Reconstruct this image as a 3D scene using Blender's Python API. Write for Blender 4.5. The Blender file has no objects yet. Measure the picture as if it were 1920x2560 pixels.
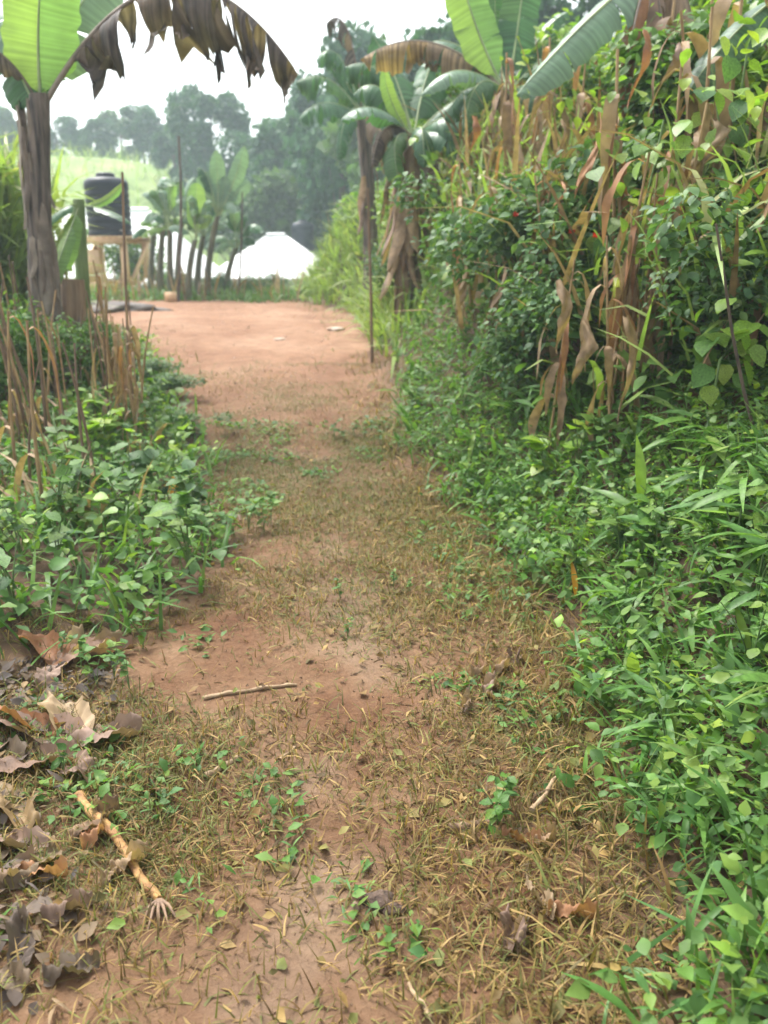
import bpy, math, random
import numpy as np
from mathutils import Vector, Matrix, Euler

random.seed(7)
RNG = np.random.default_rng(11)
R = math.radians
S = bpy.context.scene
COL = S.collection

# ------------------------------------------------------------------ camera
FPX = 2130.0                       # focal length in pixels of the 1920x2560 photograph
PITCH = math.atan((1280 - 600) / FPX)
EYE = np.array([0.0, 0.0, 1.55])
cam = bpy.data.cameras.new('camera')
cam.sensor_fit = 'VERTICAL'
cam.angle_y = 2 * math.atan(1280 / FPX)
cam.clip_start = 0.05
cam.clip_end = 2000
camo = bpy.data.objects.new('camera', cam)
COL.objects.link(camo)
camo.location = EYE
camo.rotation_euler = (R(90) - PITCH, 0, 0)
S.camera = camo
cam.dof.use_dof = True             # soft phone picture: sharpest near the feet
cam.dof.focus_distance = 2.6
cam.dof.aperture_fstop = 1.8

# ------------------------------------------------------------------ sky, sun, exposure
SUN_EL, SUN_AZ = R(58), R(-40)     # azimuth from +Y towards +X
w = bpy.data.worlds.new('World')
S.world = w
w.use_nodes = True
nt = w.node_tree
nt.nodes.clear()
sky = nt.nodes.new('ShaderNodeTexSky')
sky.sky_type = 'NISHITA'
sky.sun_disc = False
sky.sun_elevation = SUN_EL
sky.sun_rotation = SUN_AZ
sky.air_density = 1.0
sky.dust_density = 5.0
hs = nt.nodes.new('ShaderNodeHueSaturation')
hs.inputs['Saturation'].default_value = 0.18       # overcast: nearly colourless
hs.inputs['Value'].default_value = 1.0
bg = nt.nodes.new('ShaderNodeBackground')
bg.inputs['Strength'].default_value = 0.15
ow = nt.nodes.new('ShaderNodeOutputWorld')
nt.links.new(sky.outputs[0], hs.inputs['Color'])
nt.links.new(hs.outputs[0], bg.inputs[0])
nt.links.new(bg.outputs[0], ow.inputs[0])
sl = bpy.data.lights.new('sun', 'SUN')
sl.energy = 1.4
sl.angle = R(14)
sl.color = (1.0, 0.96, 0.88)
so = bpy.data.objects.new('sun', sl)
COL.objects.link(so)
sd = Vector((math.sin(SUN_AZ) * math.cos(SUN_EL), math.cos(SUN_AZ) * math.cos(SUN_EL), math.sin(SUN_EL)))
so.rotation_euler = (-sd).to_track_quat('-Z', 'Y').to_euler()
so.location = (0, 0, 40)
S.view_settings.view_transform = 'Standard'
S.view_settings.look = 'None'
S.view_settings.gamma = 1.0
S.view_settings.use_curve_mapping = False
S.view_settings.exposure = 1.75
S.render.engine = 'CYCLES'
S.cycles.max_bounces = 8
S.cycles.transparent_max_bounces = 8
S.cycles.volume_bounces = 1

# ------------------------------------------------------------------ maths helpers
FW = np.array([0, math.cos(PITCH), -math.sin(PITCH)])
UP = np.array([0, math.sin(PITCH), math.cos(PITCH)])
RT = np.array([1.0, 0, 0])

def ss(a, b, x):
    t = np.clip((np.asarray(x, float) - a) / (b - a), 0, 1)
    return t * t * (3 - 2 * t)

_tab = np.random.default_rng(3).random((64, 64))
def vnoise(x, y):
    x = np.asarray(x, float); y = np.asarray(y, float)
    xi = np.floor(x).astype(int); yi = np.floor(y).astype(int)
    fx = x - xi; fy = y - yi
    fx = fx * fx * (3 - 2 * fx); fy = fy * fy * (3 - 2 * fy)
    g = lambda a, b: _tab[a % 64, b % 64]
    return (g(xi, yi) * (1 - fx) + g(xi + 1, yi) * fx) * (1 - fy) + (g(xi, yi + 1) * (1 - fx) + g(xi + 1, yi + 1) * fx) * fy
def fbm(x, y, o=3):
    r = 0; a = .5; s = 0
    for i in range(o):
        r = r + a * vnoise(x * 2 ** i + 7.3 * i, y * 2 ** i + 3.1 * i); s += a; a *= .5
    return r / s

# edges of the footpath, metres: y, x
RE = np.array([[-6, .6], [1.36, .61], [1.86, .63], [2.82, .70], [3.56, .67], [4.69, .48], [6.15, .15], [7.8, -.04], [9.7, -.12], [12, -.3], [14.8, -.5], [17, -1.35], [18.6, -1.9], [20, -2.0], [30, -2.0]])
LE = np.array([[-6, -2.2], [1.4, -2.0], [2.3, -1.45], [3.07, -1.05], [3.56, -.78], [4.06, -.75], [5.06, -1.0], [6.7, -1.45], [9.7, -2.5], [11, -3.2], [12, -4.3], [13, -6.0], [14, -9], [30, -9.5]])
def xr(y): return np.interp(y, RE[:, 0], RE[:, 1]) + .07 * (fbm(np.asarray(y, float) * 1.3, 4.2) - .5)
def xl(y): return np.interp(y, LE[:, 0], LE[:, 1]) + .14 * (fbm(np.asarray(y, float) * 1.1, 9.2) - .5)

def H(x, y):
    x = np.asarray(x, float); y = np.asarray(y, float)
    drop = ss(19, 27, y - 3.5 * ss(-4.5, -7.5, x))
    z = .35 * ss(4, 12.5, y) - 2.6 * drop
    z = z + (9.5 - 3.5 * ss(-22, 0, x)) * ss(38, 66, y) + 3 * ss(66, 160, y)
    d = x - xr(y)
    k = .72 + .85 * ss(5, 11, y)
    fade = 1 - ss(17.5, 22, y) * ss(6, 3, d)
    bank = k * ss(0, 1.15, d) + .24 * np.maximum(0, np.minimum(d, 14) - .6)
    bank = bank + ss(.1, .8, d) * .25 * (fbm(x * 1.3, y * 1.3) - .5)
    z = z + bank * fade
    e = xl(y) - x
    z = z + ss(0, .8, e) * (.10 + .12 * (fbm(x * 1.1 + 9, y * 1.1) - .5)) * (1 - ss(12, 14, y))
    z = z - .02 * ss(3, 6, y) * (1 - ss(6, 9, y)) * ss(0, .4, -d) * ss(0, .4, -e)
    rough = 1 - ss(9, 20, y)
    z = z + .06 * (fbm(x * .9 + 2, y * .9) - .5) * ss(7, 10, y) * (1 - ss(20, 26, y))
    z = z + rough * (.05 * (fbm(x * 2.1, y * 2.1) - .5) + .022 * (fbm(x * 9, y * 9, 2) - .5))
    return z

def Hf(x, y): return float(H(x, y))
def ray(u, v): return RT * (u - 960) / FPX + FW - UP * (v - 1280) / FPX
def at(u, v, Y):
    d = ray(u, v)
    return Vector(EYE + d * (Y / d[1]))
def hit(u, v):
    d = ray(u, v); t = .8
    while t < 120:
        q = EYE + d * t
        if q[2] < Hf(q[0], q[1]): break
        t += .01 if t < 8 else .04
    return Vector(q)
def gx(u, Y):          # ground point at depth Y under pixel column u
    d = ray(u, 900)
    x = d[0] * Y / d[1]
    return Vector((x, Y, Hf(x, Y)))

# ------------------------------------------------------------------ mesh helpers
def raw_mesh(name, V, T, rnd=None, smooth=True):
    V = np.asarray(V, np.float32).reshape(-1, 3); T = np.asarray(T, np.int32).reshape(-1, 3)
    me = bpy.data.meshes.new(name)
    me.vertices.add(len(V)); me.vertices.foreach_set('co', V.ravel())
    me.loops.add(T.size); me.loops.foreach_set('vertex_index', T.ravel())
    me.polygons.add(len(T))
    me.polygons.foreach_set('loop_start', np.arange(0, T.size, 3, dtype=np.int32))
    if smooth: me.polygons.foreach_set('use_smooth', np.ones(len(T), bool))
    me.update(calc_edges=True)
    if rnd is not None:
        a = me.attributes.new('rnd', 'FLOAT', 'POINT'); a.data.foreach_set('value', np.asarray(rnd, np.float32))
    return me

def link(name, me, mat, parent=None):
    o = bpy.data.objects.new(name, me)
    if mat and not me.materials: me.materials.append(mat)
    COL.objects.link(o); o.parent = parent
    return o

class MB:
    def __init__(s): s.v = []; s.f = []; s.r = []
    def add(s, V, T, r=0.0):
        n = len(s.v); s.v += [tuple(q) for q in V]; s.f += [tuple(i + n for i in t) for t in T]; s.r += [r] * len(V)
    def grid(s, rows, r=0.0, closed=False):
        m = len(rows[0]); V = [q for row in rows for q in row]; T = []
        for i in range(len(rows) - 1):
            for j in range(m if closed else m - 1):
                a = i * m + j; b = i * m + (j + 1) % m; c = b + m; d = a + m
                T += [(a, b, c), (a, c, d)]
        s.add(V, T, r)
    def tube(s, pts, rad, n=7, r=0.0, cap=True):
        rows = []; pts = [Vector(p) for p in pts]
        for i, p in enumerate(pts):
            t = (pts[min(i + 1, len(pts) - 1)] - pts[max(i - 1, 0)]).normalized()
            h = Vector((0, 0, 1)) if abs(t.z) < .9 else Vector((1, 0, 0))
            a = t.cross(h).normalized(); b = t.cross(a)
            q = rad[i] if hasattr(rad, '__len__') else rad
            rows.append([p + (a * math.cos(6.2832 * k / n) + b * math.sin(6.2832 * k / n)) * q for k in range(n)])
        s.grid(rows, r, True)
        if cap:
            for row, pt in ((rows[0], pts[0]), (rows[-1], pts[-1])):
                s.add(row + [pt], [(k, (k + 1) % n, n) for k in range(n)], r)
    def box(s, c, d, r=0.0, rot=None):
        x, y, z = d[0] / 2, d[1] / 2, d[2] / 2
        V = [Vector((i * x, j * y, k * z)) for i in (-1, 1) for j in (-1, 1) for k in (-1, 1)]
        if rot: V = [rot @ q for q in V]
        V = [q + Vector(c) for q in V]
        s.add(V, [(0, 1, 3), (0, 3, 2), (4, 6, 7), (4, 7, 5), (0, 4, 5), (0, 5, 1), (2, 3, 7), (2, 7, 6), (0, 2, 6), (0, 6, 4), (1, 5, 7), (1, 7, 3)], r)
    def beam(s, a, b, wx, wy, r=0.0):
        a = Vector(a); b = Vector(b); t = b - a
        s.box((a + b) / 2, (wx, wy, t.length), r, t.to_track_quat('Z', 'Y').to_matrix())
    def lathe(s, prof, n=28, r=0.0):
        s.grid([[(q * math.cos(6.2832 * k / n), q * math.sin(6.2832 * k / n), z) for k in range(n)] for q, z in prof], r, True)
    def build(s, name, mat, parent=None, smooth=True):
        return link(name, raw_mesh(name, s.v, s.f, s.r, smooth), mat, parent)

def tag(o, label=None, cat=None, group=None, kind=None):
    if label: o['label'] = label
    if cat: o['category'] = cat
    if group: o['group'] = group
    if kind: o['kind'] = kind
    return o
def thing(name, label, cat, loc, rz=0, group=None):
    o = bpy.data.objects.new(name, None); COL.objects.link(o)
    o.empty_display_size = .1; o.location = loc; o.rotation_euler = (0, 0, rz)
    return tag(o, label, cat, group)
def copy_tree(o, parent=None):
    c = o.copy(); COL.objects.link(c); c.parent = parent
    for ch in list(o.children): copy_tree(ch, c)
    return c

# ------------------------------------------------------------------ materials
def mat_new(name):
    m = bpy.data.materials.new(name); m.use_nodes = True
    t = m.node_tree; t.nodes.clear()
    return m, t, t.nodes, t.links
def rampset(r, cols):
    cr = r.color_ramp
    while len(cr.elements) > 1: cr.elements.remove(cr.elements[-1])
    for i, c in enumerate(cols):
        e = cr.elements[0] if i == 0 else cr.elements.new(i / max(1, len(cols) - 1))
        e.position = i / max(1, len(cols) - 1); e.color = (*c, 1)

def leaf_mat(name, cols, rough=.45, trans=.3, nscale=6, spec=.35, stretch=None, amp=.35, vein=0):
    m, t, N, L = mat_new(name)
    at_ = N.new('ShaderNodeAttribute'); at_.attribute_name = 'rnd'
    oi = N.new('ShaderNodeObjectInfo')
    ad = N.new('ShaderNodeMath'); ad.operation = 'ADD'
    L.new(at_.outputs['Fac'], ad.inputs[0]); L.new(oi.outputs['Random'], ad.inputs[1])
    fr = N.new('ShaderNodeMath'); fr.operation = 'FRACT'; L.new(ad.outputs[0], fr.inputs[0])
    rp = N.new('ShaderNodeValToRGB'); rampset(rp, cols); L.new(fr.outputs[0], rp.inputs[0])
    tc = N.new('ShaderNodeTexCoord')
    mp = N.new('ShaderNodeMapping'); L.new(tc.outputs['Object'], mp.inputs[0])
    if stretch: mp.inputs['Scale'].default_value = stretch
    nz = N.new('ShaderNodeTexNoise'); nz.inputs['Scale'].default_value = nscale; nz.inputs['Detail'].default_value = 4
    L.new(mp.outputs[0], nz.inputs['Vector'])
    mr = N.new('ShaderNodeMapRange'); mr.inputs[1].default_value = .3; mr.inputs[2].default_value = .7
    mr.inputs[3].default_value = 1 - amp; mr.inputs[4].default_value = 1 + amp
    L.new(nz.outputs[0], mr.inputs[0])
    mx = N.new('ShaderNodeVectorMath'); mx.operation = 'SCALE'
    L.new(rp.outputs[0], mx.inputs[0]); L.new(mr.outputs[0], mx.inputs['Scale'])
    if vein:
        va = N.new('ShaderNodeAttribute'); va.attribute_name = 'vt'
        vn = N.new('ShaderNodeTexNoise'); vn.noise_dimensions = '1D'; vn.inputs['Scale'].default_value = 46; vn.inputs['Detail'].default_value = 3
        L.new(va.outputs['Fac'], vn.inputs['W'])
        vr = N.new('ShaderNodeMapRange'); vr.inputs[1].default_value = .3; vr.inputs[2].default_value = .7; vr.inputs[3].default_value = 1 - vein; vr.inputs[4].default_value = 1 + vein
        L.new(vn.outputs[0], vr.inputs[0])
        m3 = N.new('ShaderNodeVectorMath'); m3.operation = 'SCALE'; L.new(mx.outputs[0], m3.inputs[0]); L.new(vr.outputs[0], m3.inputs['Scale']); mx = m3
    pb = N.new('ShaderNodeBsdfPrincipled'); pb.inputs['Roughness'].default_value = rough
    pb.inputs['Specular IOR Level'].default_value = spec
    L.new(mx.outputs[0], pb.inputs['Base Color'])
    out = N.new('ShaderNodeOutputMaterial')
    if trans > 0:
        tr = N.new('ShaderNodeBsdfTranslucent')
        ty = N.new('ShaderNodeMix'); ty.data_type = 'RGBA'; ty.blend_type = 'MULTIPLY'; ty.inputs[0].default_value = 1
        ty.inputs[7].default_value = (1.5, 1.6, .7, 1)
        L.new(mx.outputs[0], ty.inputs[6]); L.new(ty.outputs[2], tr.inputs[0])
        ms = N.new('ShaderNodeMixShader'); ms.inputs[0].default_value = trans
        L.new(pb.outputs[0], ms.inputs[1]); L.new(tr.outputs[0], ms.inputs[2]); L.new(ms.outputs[0], out.inputs[0])
    else:
        L.new(pb.outputs[0], out.inputs[0])
    return m

def plain_mat(name, c1, c2, rough=.6, nscale=8, stretch=None, metal=0, spec=.4, bump=0):
    m, t, N, L = mat_new(name)
    tc = N.new('ShaderNodeTexCoord'); mp = N.new('ShaderNodeMapping'); L.new(tc.outputs['Object'], mp.inputs[0])
    if stretch: mp.inputs['Scale'].default_value = stretch
    nz = N.new('ShaderNodeTexNoise'); nz.inputs['Scale'].default_value = nscale; nz.inputs['Detail'].default_value = 6
    L.new(mp.outputs[0], nz.inputs['Vector'])
    rp = N.new('ShaderNodeValToRGB'); rampset(rp, [c1, c2]); rp.color_ramp.elements[0].position = .32; rp.color_ramp.elements[1].position = .68
    L.new(nz.outputs[0], rp.inputs[0])
    pb = N.new('ShaderNodeBsdfPrincipled'); pb.inputs['Roughness'].default_value = rough
    pb.inputs['Metallic'].default_value = metal; pb.inputs['Specular IOR Level'].default_value = spec
    L.new(rp.outputs[0], pb.inputs['Base Color'])
    if bump:
        b = N.new('ShaderNodeBump'); b.inputs['Strength'].default_value = bump; b.inputs['Distance'].default_value = .02
        L.new(nz.outputs[0], b.inputs['Height']); L.new(b.outputs[0], pb.inputs['Normal'])
    out = N.new('ShaderNodeOutputMaterial'); L.new(pb.outputs[0], out.inputs[0])
    return m

M = {}
M['herb'] = leaf_mat('herb_leaf', [(.045, .105, .022), (.07, .155, .032), (.10, .20, .036), (.055, .13, .04), (.15, .235, .04), (.085, .165, .05)], .5, .35, 12, .22)
M['herb_dark'] = leaf_mat('dark_herb_leaf', [(.045, .10, .036), (.065, .135, .045), (.095, .175, .05), (.05, .115, .05), (.12, .19, .05)], .5, .3, 12, .22)
M['lime'] = leaf_mat('lime_leaf', [(.12, .23, .028), (.18, .30, .035), (.15, .26, .045), (.25, .33, .045), (.10, .20, .04)], .45, .4, 14)
M['grass'] = leaf_mat('grass_blade', [(.05, .125, .027), (.08, .18, .038), (.115, .215, .04), (.07, .155, .045), (.17, .25, .05)], .45, .32, 10, .25)
M['palegrass'] = leaf_mat('pale_grass_blade', [(.15, .24, .05), (.21, .30, .07), (.25, .33, .10), (.17, .27, .07), (.29, .30, .12)], .5, .35, 5)
M['drygrass'] = leaf_mat('dry_grass_blade', [(.15, .09, .035), (.22, .14, .05), (.33, .23, .09), (.10, .055, .025), (.18, .135, .04), (.12, .14, .034), (.085, .05, .025), (.13, .15, .04), (.25, .175, .06)], .6, .25, 20, .2)
M['turf'] = leaf_mat('path_turf', [(.085, .11, .025), (.12, .135, .038), (.065, .115, .027), (.16, .145, .05), (.10, .125, .035)], .55, .25, 20, .2)
M['dry'] = leaf_mat('dry_leaf', [(.22, .15, .09), (.30, .21, .125), (.16, .10, .06), (.36, .265, .165), (.22, .13, .075)], .6, .22, 14, .2)
M['rust'] = leaf_mat('rusty_dead_leaf', [(.30, .135, .07), (.24, .12, .06), (.34, .18, .095), (.20, .10, .055)], .6, .25, 9, .2)
M['greydead'] = leaf_mat('grey_dead_leaf', [(.19, .125, .09), (.27, .185, .14), (.14, .09, .065), (.25, .15, .10)], .65, .15, 9, .25)
M['darkdead'] = leaf_mat('dark_dead_leaf', [(.075, .06, .055), (.12, .09, .07), (.23, .155, .075), (.06, .052, .052), (.15, .11, .08)], .6, .22, 6, .2, vein=.45)
M['banana'] = leaf_mat('banana_leaf', [(.045, .115, .055), (.065, .15, .07), (.05, .125, .065), (.09, .17, .06)], .4, .28, 3, .4, amp=.25, vein=.28)
M['banana_young'] = leaf_mat('young_banana_leaf', [(.13, .24, .10), (.17, .28, .10), (.23, .33, .10)], .42, .5, 3, .35, amp=.18, vein=.16)
M['banana_pale'] = leaf_mat('pale_banana_leaf', [(.12, .21, .13), (.16, .25, .17)], .35, .28, 3, .5, amp=.2, vein=.2)
M['midrib'] = leaf_mat('leaf_midrib', [(.22, .30, .13), (.28, .34, .17)], .45, 0, 6, .4)
M['trunk'] = plain_mat('pseudostem', (.022, .018, .017), (.20, .155, .125), .7, 6, (5, 5, .45), bump=1.0)
M['trunk_dry'] = plain_mat('dry_pseudostem', (.12, .075, .045), (.36, .25, .16), .65, 5, (5, 5, .5), bump=.6)
M['trunk_green'] = plain_mat('green_pseudostem', (.10, .17, .06), (.24, .31, .13), .45, 4, (4, 4, .5))
M['trunk_thin'] = plain_mat('thin_pseudostem', (.06, .06, .04), (.16, .15, .085), .6, 5, (4, 4, .5))
M['sheath'] = leaf_mat('dry_sheath', [(.23, .18, .14), (.13, .10, .08), (.33, .27, .22), (.09, .075, .065)], .65, .08, 8, .2)
M['stalk'] = plain_mat('maize_stalk', (.20, .12, .06), (.40, .27, .13), .6, 14, (3, 3, .6))
M['stalk_dark'] = plain_mat('weathered_stalk', (.09, .055, .035), (.20, .13, .08), .65, 14, (3, 3, .6))
M['stem'] = plain_mat('green_stem', (.08, .14, .04), (.14, .22, .07), .5, 10)
M['wood_dark'] = plain_mat('dark_stick', (.05, .035, .03), (.12, .085, .06), .7, 12, (3, 3, .5))
M['wood_brown'] = plain_mat('brown_stick', (.14, .085, .055), (.28, .18, .11), .7, 12, (3, 3, .5))
M['bark'] = plain_mat('bark', (.05, .04, .03), (.14, .11, .08), .8, 6, (2, 2, .5))
M['timber'] = plain_mat('sawn_timber', (.52, .33, .18), (.68, .47, .29), .6, 7, (4, 4, .6))
M['cane'] = plain_mat('dry_cane', (.17, .075, .032), (.42, .25, .085), .75, 26, bump=.9)
M['pale_stick'] = plain_mat('pale_stick', (.20, .13, .075), (.36, .26, .15), .75, 30, bump=.5)
M['tank'] = plain_mat('black_tank_plastic', (.008, .011, .02), (.013, .017, .028), .45, 3, spec=.18)
M['roof'] = plain_mat('white_roof_sheet', (.74, .76, .78), (.82, .83, .84), .42, 3, metal=0, spec=.6)
M['wall_cream'] = plain_mat('cream_plaster', (.62, .57, .48), (.74, .69, .60), .8, 3)
M['wall_grey'] = plain_mat('grey_plaster', (.30, .28, .26), (.40, .37, .34), .85, 3)
M['fascia'] = plain_mat('fascia_board', (.22, .20, .19), (.32, .30, .28), .6, 4)
M['glass'] = plain_mat('window_glass', (.03, .04, .05), (.05, .06, .07), .1, 2, spec=.6)
M['rock'] = plain_mat('dark_stone', (.04, .026, .02), (.12, .078, .055), .9, 40, bump=1.0)
M['rubble'] = plain_mat('grey_rubble', (.09, .08, .075), (.19, .165, .15), .95, 14, bump=1.0)
M['palestone'] = plain_mat('pale_stone', (.34, .25, .19), (.48, .38, .31), .85, 9, bump=.6)
M['sack'] = plain_mat('white_sack', (.62, .60, .57), (.78, .76, .72), .7, 6, bump=.4)
M['red'] = leaf_mat('red_petal', [(.62, .05, .03), (.7, .08, .05)], .5, .3, 10)
M['orange'] = leaf_mat('orange_leaf', [(.60, .26, .04), (.65, .33, .05)], .5, .4, 10)
M['bud'] = plain_mat('banana_bud', (.04, .025, .05), (.08, .04, .07), .45, 6)
M['tree'] = leaf_mat('tree_leaf', [(.026, .075, .035), (.04, .105, .048), (.055, .13, .052), (.034, .09, .052)], .6, .2, .6, .15)
M['tree2'] = leaf_mat('tree_leaf_light', [(.06, .12, .04), (.085, .155, .05), (.10, .17, .06)], .5, .25, .6, .25)
M['clod'] = plain_mat('soil_clod', (.17, .10, .06), (.30, .19, .12), .9, 20)

def ground_mat():
    m, t, N, L = mat_new('ground_soil')
    tc = N.new('ShaderNodeTexCoord')
    def noise(s, d=6, rough=.6):
        n = N.new('ShaderNodeTexNoise'); n.inputs['Scale'].default_value = s; n.inputs['Detail'].default_value = d
        n.inputs['Roughness'].default_value = rough
        L.new(tc.outputs['Object'], n.inputs['Vector']); return n.outputs[0]
    def ramp(src, cols, p=None):
        r = N.new('ShaderNodeValToRGB'); rampset(r, cols)
        if p:
            for e, q in zip(r.color_ramp.elements, p): e.position = q
        L.new(src, r.inputs[0]); return r.outputs[0]
    def mix(f, a, b, mode='MIX'):
        n = N.new('ShaderNodeMix'); n.data_type = 'RGBA'; n.blend_type = mode
        if isinstance(f, (int, float)): n.inputs[0].default_value = f
        else: L.new(f, n.inputs[0])
        L.new(a, n.inputs[6]); L.new(b, n.inputs[7]); return n.outputs[2]
    def attr(k):
        a = N.new('ShaderNodeAttribute'); a.attribute_name = k; return a.outputs['Fac']
    grit = noise(34, 8, .7)
    soil = ramp(noise(2.2, 8, .62), [(.075, .030, .015), (.125, .062, .031), (.17, .097, .053), (.225, .15, .095)], [.25, .40, .56, .76])
    soil = mix(.6, soil, ramp(grit, [(.45, .42, .4), (1.3, 1.3, 1.3)], [.3, .7]), 'MULTIPLY')
    yard = ramp(noise(.9, 7, .6), [(.18, .088, .05), (.245, .135, .08), (.31, .19, .122)], [.3, .48, .7])
    yard = mix(.5, yard, ramp(noise(6, 5), [(.62, .58, .55), (1.2, 1.2, 1.2)], [.35, .65]), 'MULTIPLY')
    yard = mix(.45, yard, ramp(grit, [(.55, .52, .5), (1.25, 1.25, 1.25)], [.3, .7]), 'MULTIPLY')
    humus = ramp(noise(5, 8), [(.045, .03, .02), (.10, .062, .038), (.15, .095, .055)], [.3, .5, .75])
    field = ramp(noise(.35, 6), [(.13, .20, .06), (.20, .27, .09), (.27, .31, .13)], [.3, .5, .7])
    c = mix(attr('yard'), soil, yard)
    clay = ramp(noise(4, 6), [(.17, .11, .07), (.26, .195, .14)], [.35, .65])
    c = mix(attr('tread'), c, clay)
    c = mix(attr('veg'), c, humus)
    c = mix(attr('field'), c, field)
    pb = N.new('ShaderNodeBsdfPrincipled'); pb.inputs['Roughness'].default_value = .9; pb.inputs['Specular IOR Level'].default_value = .2
    L.new(c, pb.inputs['Base Color'])
    b = N.new('ShaderNodeBump'); b.inputs['Strength'].default_value = .7; b.inputs['Distance'].default_value = .02
    L.new(grit, b.inputs['Height']); L.new(b.outputs[0], pb.inputs['Normal'])
    o = N.new('ShaderNodeOutputMaterial'); L.new(pb.outputs[0], o.inputs[0])
    return m
M['ground'] = ground_mat()

# ------------------------------------------------------------------ terrain
def axis(segs):
    a = []
    for lo, hi, st in segs: a += list(np.arange(lo, hi - 1e-6, st))
    return np.array(a + [segs[-1][1]])
gxs = axis([(-170, -50, 10), (-50, -14, 2), (-14, -5, .4), (-5, 3.2, .06), (3.2, 12, .4), (12, 50, 2), (50, 170, 10)])
gys = axis([(-20, -2, 2), (-2, 1, .3), (1, 8, .045), (8, 22, .16), (22, 40, .8), (40, 80, 2), (80, 240, 8)])
X, Y = np.meshgrid(gxs, gys)
Z = H(X, Y)
nx, ny = len(gxs), len(gys)
idx = np.arange(nx * ny).reshape(ny, nx)
a, b, c, d = idx[:-1, :-1].ravel(), idx[:-1, 1:].ravel(), idx[1:, 1:].ravel(), idx[1:, :-1].ravel()
T = np.concatenate([np.stack([a, b, c], 1), np.stack([a, c, d], 1)])
me = raw_mesh('ground', np.stack([X, Y, Z], -1), T)
jit = .35 * (fbm(X * 3, Y * 3) - .5)
inside = np.minimum(xr(Y) - X, X - xl(Y)) + jit
A = {'veg': 1 - ss(-.25, .12, inside), 'yard': ss(6.0, 10.5, Y + 3 * jit), 'field': ss(18.6, 20.5, Y + 1.2 * jit), 'tread': np.exp(-((X + .18 + .06 * np.sin(Y * 1.7)) / .2) ** 2) * (1 - ss(4.5, 6.5, Y)) * np.clip((fbm(X * 2.6 + 8, Y * 2.0) - .48) * 4, 0, .45)}
for k, v in A.items():
    at_ = me.attributes.new(k, 'FLOAT', 'POINT'); at_.data.foreach_set('value', v.astype(np.float32).ravel())
g = link('ground', me, M['ground'])
# slope straw is added with the bank cover below
tag(g, 'red brown footpath soil, banks and the yard beyond', kind='structure')

# ------------------------------------------------------------------ leaf templates and scatter
def leaf_t(prof, fold=.18, droop=.25, L=1.0, wav=0.0):
    """prof: half widths at even steps from base to tip; returns verts, tris; leaf along +Y, normal +Z"""
    n = len(prof); V = []; Tt = []
    for i, hw in enumerate(prof):
        t = i / (n - 1); y = L * math.sin(t * 1.0 * (1 + 0)) if False else L * t * (1 - .12 * droop * t)
        z = -droop * t * t * L; o = wav * math.sin(t * 17)
        V += [(-hw, y, z + fold * hw + o), (0, y, z), (hw, y, z + fold * hw - o)]
    for i in range(n - 1):
        p = 3 * i
        for q in (0, 1):
            Tt += [(p + q, p + q + 1, p + q + 4), (p + q, p + q + 4, p + q + 3)]
    return np.array(V), np.array(Tt)
def blade_t(wd, droop, n=4):
    V = []; Tt = []
    for i in range(n):
        t = i / (n - 1); hw = wd * (1 - t) ** .6 if i < n - 1 else 0
        y = t * (1 - .35 * droop * t); z = -droop * t * t
        if i < n - 1: V += [(-hw, y, z), (hw, y, z)]
        else: V += [(0, y, z)]
    for i in range(n - 2):
        p = 2 * i; Tt += [(p, p + 1, p + 3), (p, p + 3, p + 2)]
    p = 2 * (n - 2); Tt += [(p, p + 1, p + 2)]
    return np.array(V, float), np.array(Tt)
T_OV = [leaf_t([.06, .30, .36, .22, .0], .2, .2), leaf_t([.05, .26, .33, .2, .0], .3, .35), leaf_t([.1, .34, .3, .16, .0], .12, .1)]
T_HEART = [leaf_t([.22, .44, .42, .25, .0], .15, .2), leaf_t([.2, .42, .44, .28, .0], .28, .3)]
T_LAN = [leaf_t([.03, .075, .085, .055, .0], .3, .35), leaf_t([.025, .055, .06, .04, .0], .3, .7), leaf_t([.03, .10, .095, .06, .0], .2, .25)]
T_BL = [blade_t(.035, .25), blade_t(.04, .6), blade_t(.03, .1), blade_t(.05, .9)]
T_SM = [leaf_t([.1, .32, .0], .2, .2), leaf_t([.12, .36, .0], .3, .3), leaf_t([.06, .25, .0], .1, .1)]
T_QD = [(np.array([(-.45, 0, 0), (.45, .1, .1), (.4, 1, .0), (-.35, .9, .2)]), np.array([(0, 1, 2), (0, 2, 3)])),
        (np.array([(-.35, 0, .1), (.4, 0, 0), (.1, 1, .1)]), np.array([(0, 1, 2)]))]

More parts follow.
